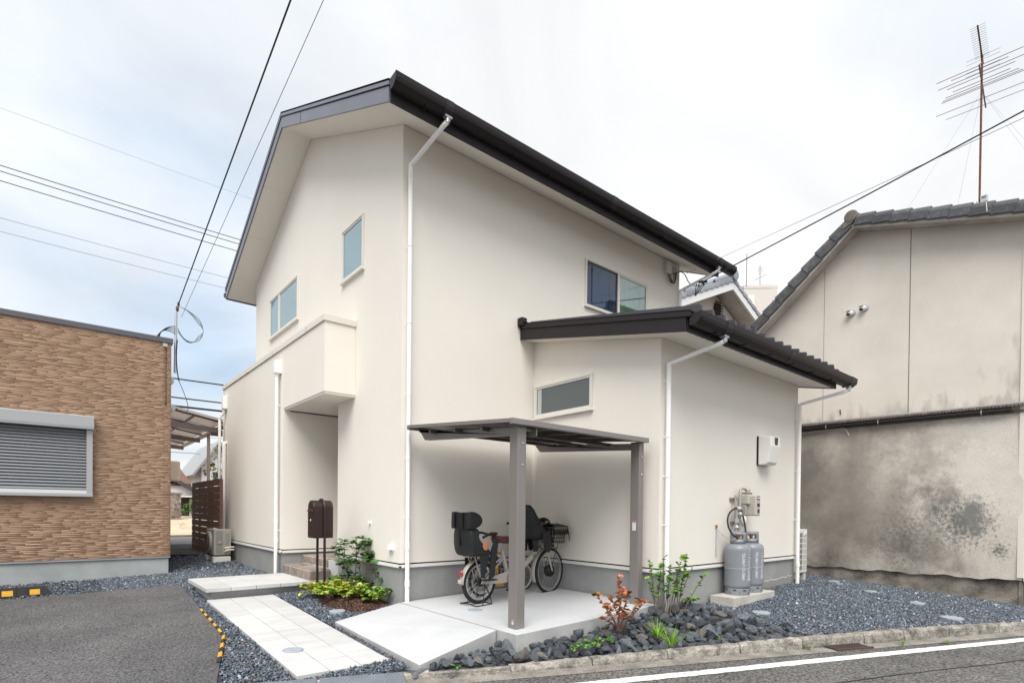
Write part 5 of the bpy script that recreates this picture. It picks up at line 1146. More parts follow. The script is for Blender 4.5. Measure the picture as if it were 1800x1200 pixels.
# strappy grass clumps
for b0, lb, n in (((4.44, 3.13, -.10), 'left clump of bright strappy grass among the rocks', 46), ((4.33, 2.90, -.12), 'right clump of bright strappy grass nearest the kerb', 60)):
    t_ = thing('grass_clump', lb, 'grass clump', b0, 0, 'grass clumps in the rock bank'); mb = MB()
    for i in range(n):
        a = R.uniform(0, 6.3); ln = R.uniform(.12, .26); out = R.uniform(.25, 1.0); w = R.uniform(.003, .005); d = np.array((math.cos(a), math.sin(a), 0)); sd = np.array((-d[1], d[0], 0))*w; pts = []
        for t in (0, .3, .6, .85, 1): p = np.array((0, 0, 0.))+d*(.02+ln*out*t)+np.array((0, 0, ln*(1.1*t-.75*out*t*t))); pts.append((p-sd*(1-t*.95), p+sd*(1-t*.95)))
        c = np.array((.22, .42, .04))*R.uniform(.55, 1.25)
        mb.add([q for p in pts for q in p], [(2*k, 2*k+1, 2*k+3, 2*k+2) for k in range(4)], True, tuple(c))
    mb.build('blades', 'leaf', t_, local=True, recalc=False)
# low plants
def low_plant(b0, lb, r, h, n, cols, size, wid=.7, name='ground_plant', cat='plant', group=None, shape='oval'):
    b0 = np.array(b0, float); t_ = thing(name, lb, cat, tuple(b0), 0, group); st = MB(); P, Dd = [], []
    ns = max(4, n//14)
    for i in range(ns):
        a = R.uniform(0, 6.3); rr_ = r*math.sqrt(R.uniform(.05, 1)); tip = b0+np.array((math.cos(a)*rr_, math.sin(a)*rr_, h*R.uniform(.3, 1)*(1-.3*rr_/r))); pt = curve_up(b0, tip, (0, 0, .3*h)); st.tube(pt, .002, 4, False)
        p, d = stem_leaves(pt, max(3, n//ns-4), R, t0=.4); P += p; Dd += d
        for k in range(5): a2_ = R.uniform(0, 6.3); P.append(tip); Dd.append([math.cos(a2_), math.sin(a2_), .35])
    st.build('stem', 'bark', t_, recalc=False); foliage(t_, P, Dd, size, wid, cols, R, droop=.25, shape=shape)
GRN = [(.10, .24, .03), (.15, .32, .05), (.07, .17, .025)]; YEL = [(.46, .46, .045), (.36, .42, .05), (.50, .46, .06), (.26, .38, .05)]; LIM = [(.24, .38, .05), (.32, .44, .06), (.16, .30, .04), (.40, .46, .07)]; DKG = [(.035, .105, .025), (.05, .135, .03), (.065, .16, .035), (.09, .20, .05)]
low_plant((5.62, 3.50, .02), 'low green plant with yellow tips at the top of the rocks', .11, .13, 90, GRN+[(.40, .40, .05)], .045, .7, group='small plants in the rock bank')
low_plant((3.55, 3.35, -.13), 'small leafy weed creeping among rocks near the canopy post', .13, .06, 90, GRN, .026, .7, name='weed', cat='weed')
low_plant((3.80, 3.30, -.12), 'wider patch of creeping weed among the rocks left of the red shrub', .17, .09, 150, GRN, .026, .7, name='weed', cat='weed')
low_plant((4.95, 2.76, -.16), 'tiny weed sprouting beside the kerb under the grass clumps', .04, .05, 24, GRN, .02, .7, name='weed', cat='weed')
low_plant((2.50, 3.68, -.18), 'tiny weed by the kerb at the front of the ramp slab', .03, .03, 24, GRN, .02, .7, name='weed', cat='weed')
for i, (t_, q_, lb) in enumerate(((4.35, 4.22, 'tuft of weed in the road gutter left of the grate'), (5.45, 4.12, 'tuft of weed in the road gutter right of the grate'), (5.95, 4.05, 'second tuft of weed right of the grate'), (8.9, 4.15, 'tuft of weed in the gutter at the right edge'))):
    low_plant(road_pt(t_, q_, ROAD_Z+.01), lb, .05, .04, 26, GRN, .02, .5, name='weed', cat='weed')
# planting bed at the porch
def bed(x, y):
    r = math.hypot((x-2.86)/.42, (y-6.55)/.72); return max(g(x, y)-.02, -.10+.12*max(0, 1-r*r))
MU = MB().grid(lambda u, v: (lambda x, y: (x, y, bed(x, y)+.006*math.sin(x*60)*math.sin(y*47)))(2.42+u*.73, 5.92+v*1.36), np.linspace(0, 1, 36), np.linspace(0, 1, 50)).build('mulch_bed', 'mulch', recalc=False); MU['kind'] = 'stuff'; MU['label'] = 'dark brown bark mulch round the porch shrubs'
n = 9000; x = R.uniform(2.42, 3.14, n); y = R.uniform(5.9, 7.3, n); k = ((x-2.86)/.43)**2+((y-6.55)/.74)**2 < R.uniform(.75, 1.0, n); x, y = x[k], y[k]; n = len(x)
zb = np.array([bed(a, b_) for a, b_ in zip(x, y)])+.008; a = R.uniform(0, 6.3, n); ln = R.uniform(.008, .022, n); wd = R.uniform(.003, .006, n); tl = R.normal(0, .4, n)
d = np.stack([np.cos(a)*np.cos(tl), np.sin(a)*np.cos(tl), np.sin(tl)], -1)*ln[:, None]; s = np.stack([-np.sin(a), np.cos(a), R.normal(0, .4, n)], -1)*wd[:, None]; c = np.stack([x, y, zb], -1); u = np.array([0, 0, .004])
V = np.stack([c-d-s, c+d-s, c+d+s, c-d+s, c+u], 1).reshape(-1, 3); Fc = (np.array([(0, 1, 4), (1, 2, 4), (2, 3, 4), (3, 0, 4)])[None]+5*np.arange(n)[:, None, None]).reshape(-1, 3)
col = np.array([.095, .05, .034])*np.exp(R.normal(0, .55, (n, 1))); o = npmesh('bark_chips', V, Fc, 'mulch_chip', np.repeat(np.clip(col, .01, .35), 5, 0)); o['kind'] = 'stuff'; o['label'] = 'bark chips covering the planting bed by the porch'
base = np.array((3.00, 6.62, .02)); pl = thing('porch_shrub', 'open branched evergreen shrub with dark green leaf whorls by the porch', 'shrub', tuple(base))
st = MB(); P, Dd = [], []
def whorl(tip, n=8, up=.25):
    for k in range(n): a = R.uniform(0, 6.3); P.append(np.array(tip)+R.normal(0, .008, 3)); Dd.append([math.cos(a), math.sin(a), R.uniform(-.1, .7)*up*2])
for (b0, tip, tw) in (((.05, .0), (.08, .52), [(.0, .56), (.14, .53), (.20, .48), (-.06, .50), (.10, .46), (.16, .42), (.05, .50)]), ((.05, 0), (.20, .30), [(.26, .28), (.30, .24), (.32, .19), (.22, .34)]), ((-.10, .02), (-.06, .62), [(.02, .70), (-.12, .66), (.06, .66), (-.02, .62), (-.18, .62), (.10, .64), (-.08, .70), (.13, .68)]), ((-.12, .02), (-.24, .55), [(-.28, .62), (-.22, .66), (-.32, .58), (-.26, .50), (-.20, .56)]), ((-.15, 0), (-.18, .36), [(-.24, .42), (-.12, .40), (-.28, .36), (-.16, .46), (-.20, .32)]), ((-.12, 0), (-.16, .20), [(-.22, .22), (-.10, .24), (-.05, .20), (-.27, .18), (-.16, .28), (.02, .22)]), ((0, 0), (-.02, .38), [(-.05, .42), (.04, .40), (-.10, .44)]), ((.04, 0), (.02, .14), [(.0, .18), (.06, .16), (.1, .13)])):
    f = R.normal(0, .05); pt = curve_up(loc(base, b0[0], 0, b0[1]), loc(base, tip[0], tip[1], f), right*.03); st.tube(pt, [.008, .007, .006, .005, .005, .004], 6)
    for r, u in tw:
        f2 = f+R.normal(0, .06); p2 = curve_up(pt[-2], loc(base, r, u, f2), (0, 0, .0), 4); st.tube(p2, [.004, .0035, .003, .002], 5); whorl(p2[-1], 12); 
        if R.random() < .8: whorl(p2[2], 6)
st.build('stem', 'bark', pl, recalc=False); foliage(pl, P, Dd, .070, .48, DKG+[(.12, .26, .05)], R, droop=.1)
for dx, du in ((.03, .395), (.125, .375)):
    c = loc(base, dx, du, -.05); MB().obox(c, right*.008, fw*.001, (0, 0, .012)).build('red_leaf', 'red_mark', pl)
for b0, lb, cols in (((2.55, 7.02, -.03), 'yellow-green ground plant at the foot of the mailbox', YEL), ((2.60, 6.62, -.02), 'lime green ground plant right of the mailbox leg', LIM), ((2.78, 6.62, .02), 'brightest yellow ground plant in the middle of the bed', YEL), ((2.85, 6.33, .0), 'lime ground plant right of the yellow one', LIM), ((2.98, 6.14, -.03), 'green and lime ground plant closest to the house corner', LIM+GRN)):
    low_plant(b0, lb, .19, .21, 260, cols, .056, .62, name='ground_plant', group='leafy plants in the bark bed')
low_plant((2.86, 7.06, .02), 'glossy green young plant behind the mailbox leg', .12, .24, 80, DKG+GRN, .06, .6)
# ------------------------------------------------------------------ left house
LH = thing('brown_house', 'low house with brown split-stone siding and closed roller shutter', 'house', (1.456, 10.6, 0)); XB, YW = 1.456, 10.6
MB().box(-6, XB, YW, 17.5, .285, 3.80).build('wall', 'siding_back', LH)
MB().box(-6, XB-.02, YW+.02, 17.5, -.4, .262).build('foundation', 'concrete_new', LH); MB().box(-6, XB+.006, YW-.006, 17.5, .263, .272).box(-6, XB+.002, YW-.002, 17.5, .272, .288).build('drip_trim', 'white_trim' if False else 'grey_metal', LH)
MB().box(-6, XB+.03, YW-.03, 17.5, 3.79, 3.875).build('roof_trim', 'grey_coping', LH, bevel=.005)
def siding(kind):
    V, Fs, C = [], [], []; rq = random.Random(4 if kind == 'f' else 9); z = .29; lo, hi = (-2.2, XB) if kind == 'f' else (YW, 13.4)
    rows = []
    while z < 3.79: h = rq.uniform(.018, .030); rows.append((z, min(z+h, 3.79))); z += h
    for (z0, z1) in rows:
        a = lo-rq.uniform(0, .2)
        while a < hi:
            l_ = rq.uniform(.10, .45); b_ = min(a+l_, hi); a_ = max(a, lo); t0 = t1 = rq.uniform(.0035, .0055); tb = rq.uniform(.0065, .0085)
            if b_-a_ > .015:
                j = [rq.uniform(-.005, .005) for _ in range(4)]
                pts = [(a_, z0+.0008+j[0], tb), (b_, z0+.0008+j[1], tb), (b_, z1-.0008+j[2], t1), (a_, z1-.0008+j[3], t0)]
                o_ = len(V)
                for (p, zz, d_) in pts: V.append((p, zz, d_))
                for (p, zz, d_) in pts: V.append((p, zz, -.004))
                Fs += [(o_, o_+1, o_+2), (o_, o_+2, o_+3)]+[f for k in range(4) for f in ((o_+k, o_+(k+1) % 4+4, o_+(k+1) % 4), (o_+k, o_+k+4, o_+(k+1) % 4+4))]
                v = math.exp(rq.gauss(0, .02)); h_ = rq.random(); c = np.array((.43, .282, .19))*v if h_ < .95 else np.array((.47, .32, .225))*v
                C += [c]*8
            a += l_
    V = np.array(V); W_ = np.stack([V[:, 0], YW-V[:, 2], V[:, 1]], -1) if kind == 'f' else np.stack([XB+V[:, 2], V[:, 0], V[:, 1]], -1)
    o = npmesh('split_stone_siding', W_-np.array(LH.location), np.array(Fs), 'brown_siding', np.clip(np.array(C), .03, .7), parent=LH); o['kind'] = 'stuff'
siding('f'); siding('s')
MB().box(1.355, 1.359, YW-.0185, YW-.017, .29, 3.79).build('panel_joint', M('joint_tan', (.30, .18, .12), .8), LH)
SW = MB().box(-1.8, .425, YW-.03, YW+.01, 1.245, 2.40).build('shutter_window', 'ac_dark', LH)
MB().box(-1.85, .445, YW-.17, YW-.018, 2.255, 2.455).build('shutter_case', 'shutter_light', SW, bevel=.008); MB().box(-1.85, .447, YW-.173, YW-.0175, 2.285, 2.290).build('case_groove', 'shutter', SW)
MB().box(.355, .43, YW-.10, YW-.019, 1.245, 2.254).build('guide_rail', 'shutter_light', SW, bevel=.004)
MB().box(-1.8, .40, YW-.09, YW-.02, 1.285, 1.335).build('bottom_bar', 'shutter_bar', SW, bevel=.004); MB().box(-1.8, .432, YW-.11, YW-.019, 1.238, 1.283).build('sill', 'shutter_light', SW, bevel=.004)
n = 20; z0, z1 = 1.338, 2.25; h = (z1-z0)/n
proto = None
for i in range(n):
    if proto is None:
        pr_ = [(-.002, 0), (-.016, h*.10), (-.022, h*.38), (-.018, h*.66), (-.006, h*.86), (-.002, h*.90)]
        m = MB().prism([(-1.8, YW-.033+p, z0+q) for p, q in pr_], (2.154, 0, 0)); proto = m.build('slat', 'shutter', SW)
    else: c = inst(proto); c.location.z += i*h
# meter mast and cables at the corner
MS = thing('service_mast', 'steel service mast with coiled cables on the brown house roof corner', 'mast', (1.53, 10.75, 3.3))
MB().tube([(1.535, 10.72, 3.35), (1.545, 10.72, 4.36)], .022, 10).build('pole', 'galv', MS); mb = MB().ell((1.56, 10.70, 4.42), .025, .025, .05).ell((1.575, 10.69, 4.50), .02, .02, .04); mb.build('insulator', M('insul', (.10, .06, .05), .5), MS)
mb = MB()
for k in range(4):
    mb.tube(bez((1.57, 10.70, 4.10-.02*k), (1.66+.03*k, 10.66, 3.82-.03*k), (1.86, 10.62, 3.92+.03*k), 10)+bez((1.86, 10.62, 3.92+.03*k), (2.0, 10.6, 4.10), (1.86, 10.62, 4.30-.03*k), 10)[1:]+bez((1.86, 10.62, 4.30-.03*k), (1.72, 10.65, 4.44), (1.58, 10.69, 4.46), 8)[1:], .005, 5)
mb.build('grey_cable', 'wire_thin', MS)
mb = MB()
for k in range(4): mb.tube(bez((1.53, 10.70, 4.12-.04*k), (1.36-.03*k, 10.68, 4.10), (1.22+.03*k, 10.66, 3.80), 10), .007, 5)
mb.tube(bez((1.56, 10.69, 3.9), (1.52, 10.66, 3.5), (1.58, 10.64, 3.2), 8), .009, 5); mb.tube(bez((1.58, 10.64, 3.2), (1.74, 10.6, 2.8), (1.70, 10.6, 2.72), 8)+bez((1.70, 10.6, 2.72), (1.62, 10.6, 2.62), (1.53, 10.6, 2.75), 8)[1:], .005, 5); mb.build('black_cable', 'wire', MS)
mb = MB().ell((1.48, 10.78, 3.22), .05, .05, .07).ell((1.48, 10.78, 2.76), .07, .05, .07).box(1.34, 1.40, YW-.05, YW-.018, 3.72, 3.77); mb.build('cable_bracket', 'galv', MS); MB().tube([(1.385, YW-.025, 3.72), (1.385, YW-.025, 2.76)], .005, 5).ell((1.385, YW-.025, 3.54), .013, .013, .013).ell((1.385, YW-.025, 2.80), .013, .013, .013).build('tie_wire', 'wire', MS)
bo = thing('water_heater', 'beige box unit fixed to the side wall of the brown house', 'heater', (1.62, 12.0, 1.5))
MB().box(1.475, 1.79, 11.85, 12.3, 1.575, 1.955).build('case', 'beige_plastic', bo, bevel=.03); MB().box(1.47, 1.70, 11.9, 12.25, 1.54, 1.574).build('bottom_plate', 'bike_black', bo)
# ------------------------------------------------------------------ old plastered house on the right (local: y along its wall, x into the house)
OH = thing('old_house', 'weathered plaster house with stained wall and grey tiled gable', 'house', (10.225, 1.283, 0), math.atan2(.0617, .998))
def K(mb, name, mat, par=OH, **k): return mb.build(name, mat, par, local=True, **k)
RS_, RZ = 2.035, 5.712; SR, SLf = .285, .90
def zo(s): return RZ-SR*(RS_-s) if s < RS_ else RZ-SLf*(s-RS_)
K(MB().prism([(0, 0, 2.56), (0, 3.58, 2.56), (0, 3.58, zo(3.58)), (0, RS_, RZ), (0, 0, zo(0))], (7, 0, 0)), 'wall', 'old_wall', recalc=False)
# lower wall, gently bulging
rng_ = np.random.default_rng(2)
def lw(v, w):
    s = 3.6*v; z = .195+2.37*w; bulge = -.025*math.sin(math.pi*w)*(1+.4*math.sin(s*2.1)); rag = (.012*math.sin(s*9)+.008*math.sin(s*23+1)) if w == 0 else 0
    return (.012+bulge, s, z+rag)
mb = MB().grid(lw, np.linspace(0, 1, 60), np.linspace(0, 1, 24)); mb.prism([(.014, 0, .2), (.014, 0, 2.56), (1.2, 0, 2.56), (1.2, 0, .2)], (0, .012, 0)); K(mb, 'lower_wall', 'mould_wall', recalc=False)
K(MB().grid(lambda v, w: (.06+.010*math.sin(7*v)-.05*(1-w)+.008*math.sin(31*v), 3.6*v, -.45+.66*w), np.linspace(0, 1, 60), [0, .4, .6, .75, .9, 1]).box(.03, 1.2, -.004, .03, -.45, .19), 'foundation', 'old_base', recalc=False)
K(MB().box(.0, 1.0, -.06, -.016, .2, 5.0).box(-.012, .03, -.016, .05, .24, 5.08), 'corner_strip', M('old_corner', (.68, .64, .57), .9, fine=.1), recalc=False)
K(MB().box(.10, .2, -.35, -.20, -.3, 4.9), 'side_post', M('brown_post', (.09, .05, .03), .8))
for s, w in ((1.325, .012), (2.53, .006)): K(MB().box(-.0022, -.0005, s-w/2, s+w/2, 2.68, zo(s)-.01), 'wall_joint', M('joint_dark', (.20, .185, .16), .9))
# tin drip strip with gutter between storeys
TS = K(MB().prism([(.0, -.03, 2.665), (-.10, -.03, 2.625), (-.10, -.03, 2.612), (.0, -.03, 2.645)], (0, 3.7, 0)), 'drip_roof', 'rusty_tin')
mb = MB()
for i in range(92): s = -.02+i*.04; mb.prism([(-.098, s, 2.612), (-.112, s+.01, 2.600), (-.112, s+.01, 2.618), (-.098, s, 2.628)], (0, .022, 0))
mb.build('corrugation', 'rusty_tin', TS, local=True)
K(MB().box(-.115, -.10, -.06, 3.68, 2.640, 2.655), 'drip_edge', 'galv', TS); K(MB().lathe([(.033, 0), (.033, 3.5)], 12, (-.065, .14, 2.565), 'y'), 'gutter', 'black_gutter', TS)
K(MB().box(-.02, .0, .0, 3.6, 2.52, 2.56), 'batten', 'rusty_tin', TS)
for s in (.45, 1.7, 2.45): K(MB().tube([(-.02, s, 2.60), (-.10, s, 2.59), (-.105, s, 2.54), (-.07, s, 2.525)], .005, 5), 'gutter_hook', 'galv', TS)
K(MB().tube([(-.03, 2.85, 2.50), (-.03, 2.2, 2.515), (-.035, 2.17, 2.50), (-.03, 2.12, 2.40)], .005, 5), 'loose_wire', 'ac_white')
K(MB().obox((-.006, 2.26, 2.80), (.006, 0, 0), (0, .008, 0), (0, .004, .04)), 'rust_nail', 'rust')
K(MB().tube([(-.05, -.02, 2.665), (-.05, -.02, 2.74)], [.02, .004], 6), 'strip_finial', 'black_gutter', TS)
# roof
OV = -.29
sec = [(-.42, zo(-.42)), (RS_, RZ+.002), (3.95, zo(3.95)), (3.95, zo(3.95)+.06), (RS_, RZ+.055), (-.42, zo(-.42)+.055)]
RO = K(MB().prism([(OV+.02, s, z) for s, z in sec], (7.5, 0, 0)), 'roof', 'old_soffit', recalc=False)
K(MB().prism([(OV, s, z) for s, z in [(-.42, zo(-.42)-.03), (RS_, RZ-.032), (3.95, zo(3.95)-.035), (3.95, zo(3.95)+.05), (RS_, RZ+.05), (-.42, zo(-.42)+.05)]], (.019, 0, 0)), 'barge_board', 'old_soffit', RO, recalc=False)
K(MB().prism([(OV+.02, s, z) for s, z in [(-.42, zo(-.42)+.06), (RS_, RZ+.06), (RS_, RZ+.10), (-.42, zo(-.42)+.10)]], (7.5, 0, 0)), 'tile_field', 'old_tile', RO, recalc=False)
K(MB().prism([(OV+.02, s, z) for s, z in [(RS_, RZ+.06), (3.98, zo(3.98)+.065), (3.98, zo(3.98)+.12), (RS_, RZ+.10)]], (7.5, 0, 0)), 'tile_field', 'old_tile', RO, recalc=False)
def verge_tile(c, along, ln, up):
    """one verge tile: c top-edge start, along unit slope direction (downwards), up normal"""
    along, up, c = Vector(along), Vector(up), Vector(c); xo = Vector((1, 0, 0))
    prof = [(-.012, -.055), (-.034, -.05), (-.040, .06), (-.030, .10), (.0, .125), (.05, .13), (.10, .12), (.15, .09), (.15, .07), (.02, .085), (-.012, .06)]
    mb = MB(); a = [c+xo*p+up*q for p, q in prof]; b_ = [c+along*ln+xo*(p-.012)+up*(q+.022) for p, q in prof]; n = len(prof)
    mb.add(a+b_, [tuple(range(n))[::-1], tuple(range(n, 2*n))]); o = 0
    mb.f += [(i, (i+1) % n, n+(i+1) % n, n+i) for i in range(n)]; mb.sm += [False]*n
    K(mb, 'verge_tile', 'old_tile', RO, bevel=.006)
aR = Vector((0, -1, -SR)).normalized(); uR = Vector((0, -SR, 1)).normalized(); aL = Vector((0, 1, -SLf)).normalized(); uL = Vector((0, SLf, 1)).normalized()
c = Vector((OV, RS_-.02, RZ+.045)); L_ = .245
for i in range(10): verge_tile(c+aR*(i*L_), aR, L_+.012, uR)
c = Vector((OV, RS_+.04, RZ+.03))
for i in range(9): verge_tile(c+aL*(i*.285), aL, .30, uL)
K(MB().lathe([(0, -.04), (.085, -.035), (.10, -.01), (.10, .10), (0, .10)], 20, (OV-.02, RS_+.03, RZ+.15), 'x').prism([(OV-.05, RS_-.02, RZ+.14), (OV-.05, RS_+.14, RZ+.06), (OV-.05, RS_+.14, RZ-.02), (OV-.05, RS_, RZ+.04)], (.1, 0, 0)), 'ridge_end', M('ridge_end', (.20, .16, .135), .8, (.12, .11, .10), nscale=8), RO)
K(MB().lathe([(.085, OV+.08), (.085, 7)], 16, (0, RS_, RZ+.15), 'x'), 'ridge_cap', 'old_tile', RO)
K(MB().tube([(OV-.045, .40, zo(.40)+.04), (OV-.05, .41, zo(.41)+.17), (OV+.03, .40, zo(.40)+.19)], .006, 5), 'verge_wire', 'ac_white', RO)
def seccam(s, z, label):
    t_ = thing('security_camera', label, 'camera', tuple(Vector((10.225, 1.283, 0))+Vector((.9981*0-.0617*s, .0617*0+.9981*s, z))), math.atan2(.0617, .998), 'turret cameras on the old house wall')
    MB().lathe([(0, 0), (.05, 0), (.055, -.012), (.048, -.022), (0, -.024)], 20, (0, 0, 0), 'x').build('base', 'galv', t_, local=True)
    MB().ell((-.05, .02, -.015), .045, .05, .045).build('ball', 'ac_white', t_, local=True); MB().ell((-.075, .035, -.03), .022, .034, .026).build('lens', 'ac_dark', t_, local=True)
    MB().obox((-.065, .03, .012), (.03, -.015, -.004), (.015, .03, 0), (0, 0, .006)).build('visor', 'galv', t_, local=True)
seccam(2.11, 4.412, 'lower left turret camera on the old plaster wall'); seccam(1.925, 4.448, 'upper right turret camera on the old plaster wall')
# TV antenna
AN = thing('tv_antenna', 'rusty roof antenna with many thin elements on a tall mast', 'antenna', (10.75, 1.90, 5.3))
ex, ey = Vector((.10, -.995, 0)), Vector((-.995, -.10, 0))
MB().tube([(10.75, 1.90, 5.3), (10.755, 1.90, 8.05)], .014, 8).build('mast', 'rust', AN)
b0 = Vector((10.75, 1.90, 8.02)); mb = MB(); mb.tube([b0+ey*(-.18), b0+ey*.75], .010, 6); mb.tube([b0+ey*.05+Vector((0, 0, -.10)), b0+ey*.35], .007, 6); mb.build('uhf_boom', 'rust', AN)
mb = MB()
for i in range(15): p = b0+ey*(.73-i*.052); mb.tube([p-ex*.085, p+ex*.085], .0028, 4)
for h_ in (-.06, .06, .12, -.12): p = b0+ey*(-.15)+Vector((0, 0, h_)); mb.tube([p-ex*.20, p+ex*.20], .003, 4)
mb.build('uhf_element', 'wire_thin', AN)
b1 = Vector((10.75, 1.90, 7.66)); mb = MB(); mb.tube([b1+ey*.42, b1-ey*.75], .010, 6); mb.tube([b1+ey*.42+Vector((0, 0, .0)), b1+ey*.1+Vector((0, 0, .22))], .008, 6); mb.build('vhf_boom', M('boom_grey', (.22, .20, .19), .6), AN)
for off_, hl, m_ in ((.40, .50, 'rust'), (.32, .33, 'rust'), (.22, .50, 'rust'), (.14, .40, 'rust'), (.02, .34, 'rust'), (-.06, .44, 'rust'), (-.12, .48, 'rust'), (-.16, .50, 'rust'), (-.46, .60, 'rust'), (-.66, .50, 'wire_thin')):
    p = b1+ey*off_; MB().tube([p-ex*hl, p+ex*hl*.95], .0045, 5).build('vhf_element', m_, AN)
MB().box(10.735, 10.775, 1.84, 1.875, 5.83, 5.95).build('booster', 'ac_white', AN, bevel=.006) if False else MB().box(10.70, 10.76, 1.80, 1.885, 5.80, 5.91).build('booster', 'galv', AN, bevel=.006)
MB().box(10.6985, 10.6998, 1.815, 1.87, 5.86, 5.885).build('booster_label', M('booster_ink', (.12, .13, .14), .6), AN)
MB().tube(bez((10.72, 1.87, 5.80), (10.74, 1.94, 5.68), (10.74, 1.93, 5.86), 8), .004, 5).tube(bez((10.72, 1.83, 5.80), (10.74, 1.86, 5.66), (10.75, 1.91, 5.72), 8), .004, 5).build('coax', 'wire', AN)
mb = MB()
for e in ((10.3, 3.1, 5.3), (10.4, .9, 5.45), (11.8, 2.5, 5.6), (11.6, .8, 5.2)): mb.tube([(10.752, 1.90, 7.50), e], .0012, 4)
mb.build('guy_wire', 'wire_thin', AN)

# ------------------------------------------------------------------ house behind with grey tiles
RHs = thing('tiled_house', 'pale house with white barge boards and grey tiles behind the roof gap', 'house', (15.9, 9.2, 0))
ax, az = 15.88, 8.18; sl_, sr_ = .437, .43
def zt(x): return az-(ax-x)*sl_ if x < ax else az-(x-ax)*sr_
MB().prism([(12.0, 9.2, 0), (19.6, 9.2, 0), (19.6, 9.2, zt(19.6)-.27), (ax, 9.2, az-.26), (12.0, 9.2, zt(12.0)-.26)], (0, 8, 0)).build('wall', 'rear_wall', RHs, recalc=False)
rt = MB().prism([(11.3, 8.66, zt(11.3)-.20), (ax, 8.66, az-.20), (20.4, 8.66, zt(20.4)-.20), (20.4, 8.66, zt(20.4)-.02), (ax, 8.66, az-.02), (11.3, 8.66, zt(11.3)-.02)], (0, 9, 0)).build('roof', 'old_soffit', RHs, recalc=False)
MB().prism([(11.3, 8.6, zt(11.3)-.27), (ax, 8.6, az-.27), (20.4, 8.6, zt(20.4)-.27), (20.4, 8.6, zt(20.4)-.03), (ax, 8.6, az-.03), (11.3, 8.6, zt(11.3)-.03)], (0, .055, 0)).build('barge_board', 'white_board', rt, recalc=False)
for x0, x1, sgn in ((11.3, ax, 1), (ax, 20.4, -1)):
    n = int((x1-x0)/.27)
    for i in range(n):
        xa, xb = x0+(x1-x0)*i/n, x0+(x1-x0)*(i+1)/n; lift = .035
        za, zb_ = zt(xa)-.02+(lift if sgn > 0 else 0), zt(xb)-.02+(0 if sgn > 0 else lift)
        MB().prism([(xa, 8.57, za-.03), (xb+.01, 8.57, zb_-.03), (xb+.01, 8.57, zb_+.10), (xa, 8.57, za+.10)], (0, .30, 0)).build('verge_tile', 'rear_tile', rt, bevel=.01)
MB().lathe([(.16, 8.58), (.16, 17)], 14, (ax, 0, az+.10), 'y').lathe([(0, 8.5), (.17, 8.52), (.19, 8.60), (.16, 8.66)], 16, (ax, 0, az+.16), 'y').build('ridge_cap', 'rear_tile', rt)
mb = MB()
for i in range(16): mb.lathe([(.10, 0), (.10, .18)], 10, (ax-.9+.0*i, 8.7+i*.5, zt(ax-.9)+.1), 'y')
mb.build('ridge_roll', 'rear_tile', rt)
v = MB(); vc = (15.99, 9.19, 7.49)
v.lathe([(0, 0), (.21, 0), (.21, .02), (0, .02)], 8, (vc[0], vc[1]-.02, vc[2]), 'y', False); vv = v.build('gable_vent', M('vent_dark', (.012, .01, .01), .9), RHs)
mb = MB()
for k in (-.13, -.045, .045, .13): mb.box(vc[0]+k-.014, vc[0]+k+.014, 9.145, 9.165, vc[2]-.25, vc[2]+.25); mb.box(vc[0]-.25, vc[0]+.25, 9.12, 9.1445, vc[2]+k-.014, vc[2]+k+.014)
mb.build('vent_grid', M('vent_brown', (.07, .04, .03), .8), vv)
mb = MB()
for x in (14.9, 15.95, 17.2): mb.box(x, x+.012, 9.196, 9.1995, 5.5, zt(x)-.30)
mb.build('wall_joint', M('joint_mid', (.50, .45, .40), .9), RHs)
# far concrete block
FB = thing('far_building', 'distant beige concrete block with thin antennas on its roof', 'building', (60, 28.5, 0))
MB().prism([(58.0, 30.2, 0), (59.7, 28.6, 0), (60.7, 27.8, 0), (64, 31, 0), (61, 34, 0)], (0, 0, 25.7)).build('wall', 'far_wall', FB)
MB().prism([(57.95, 30.2, 25.7), (59.7, 28.55, 25.7), (60.75, 27.75, 25.7), (64, 31, 25.7), (61, 34, 25.7)], (0, 0, .35)).build('parapet', 'far_wall', FB)
MB().obox((58.55, 29.65, 24.2), (.25, -.24, 0), (.02, .02, 0), (0, 0, .7)).build('window', 'white_board', FB); MB().lathe([(0, 0), (.45, .08), (.5, .15)], 14, (60.2, 28.1, 24.0), 'x').build('dish', 'galv', FB)
MB().tube([(58.15, 30.0, 25.9), (58.15, 29.98, 29.5)], .05, 6).build('lightning_rod', 'wire_thin', FB)
mb = MB(); mb.tube([(59.26, 29.02, 26), (59.26, 29.04, 28.2)], .06, 6)
for z, w in ((28.0, .25), (27.8, .3), (27.6, .35), (27.3, .25)): mb.tube([(59.26-w*.6, 29.02+w*.7, z), (59.26+w*.6, 29.02-w*.7, z)], .03, 4)
mb.tube([(58.8, 29.4, 26.6), (59.7, 28.6, 27.2)], .04, 4); mb.build('roof_antenna', 'galv', FB)

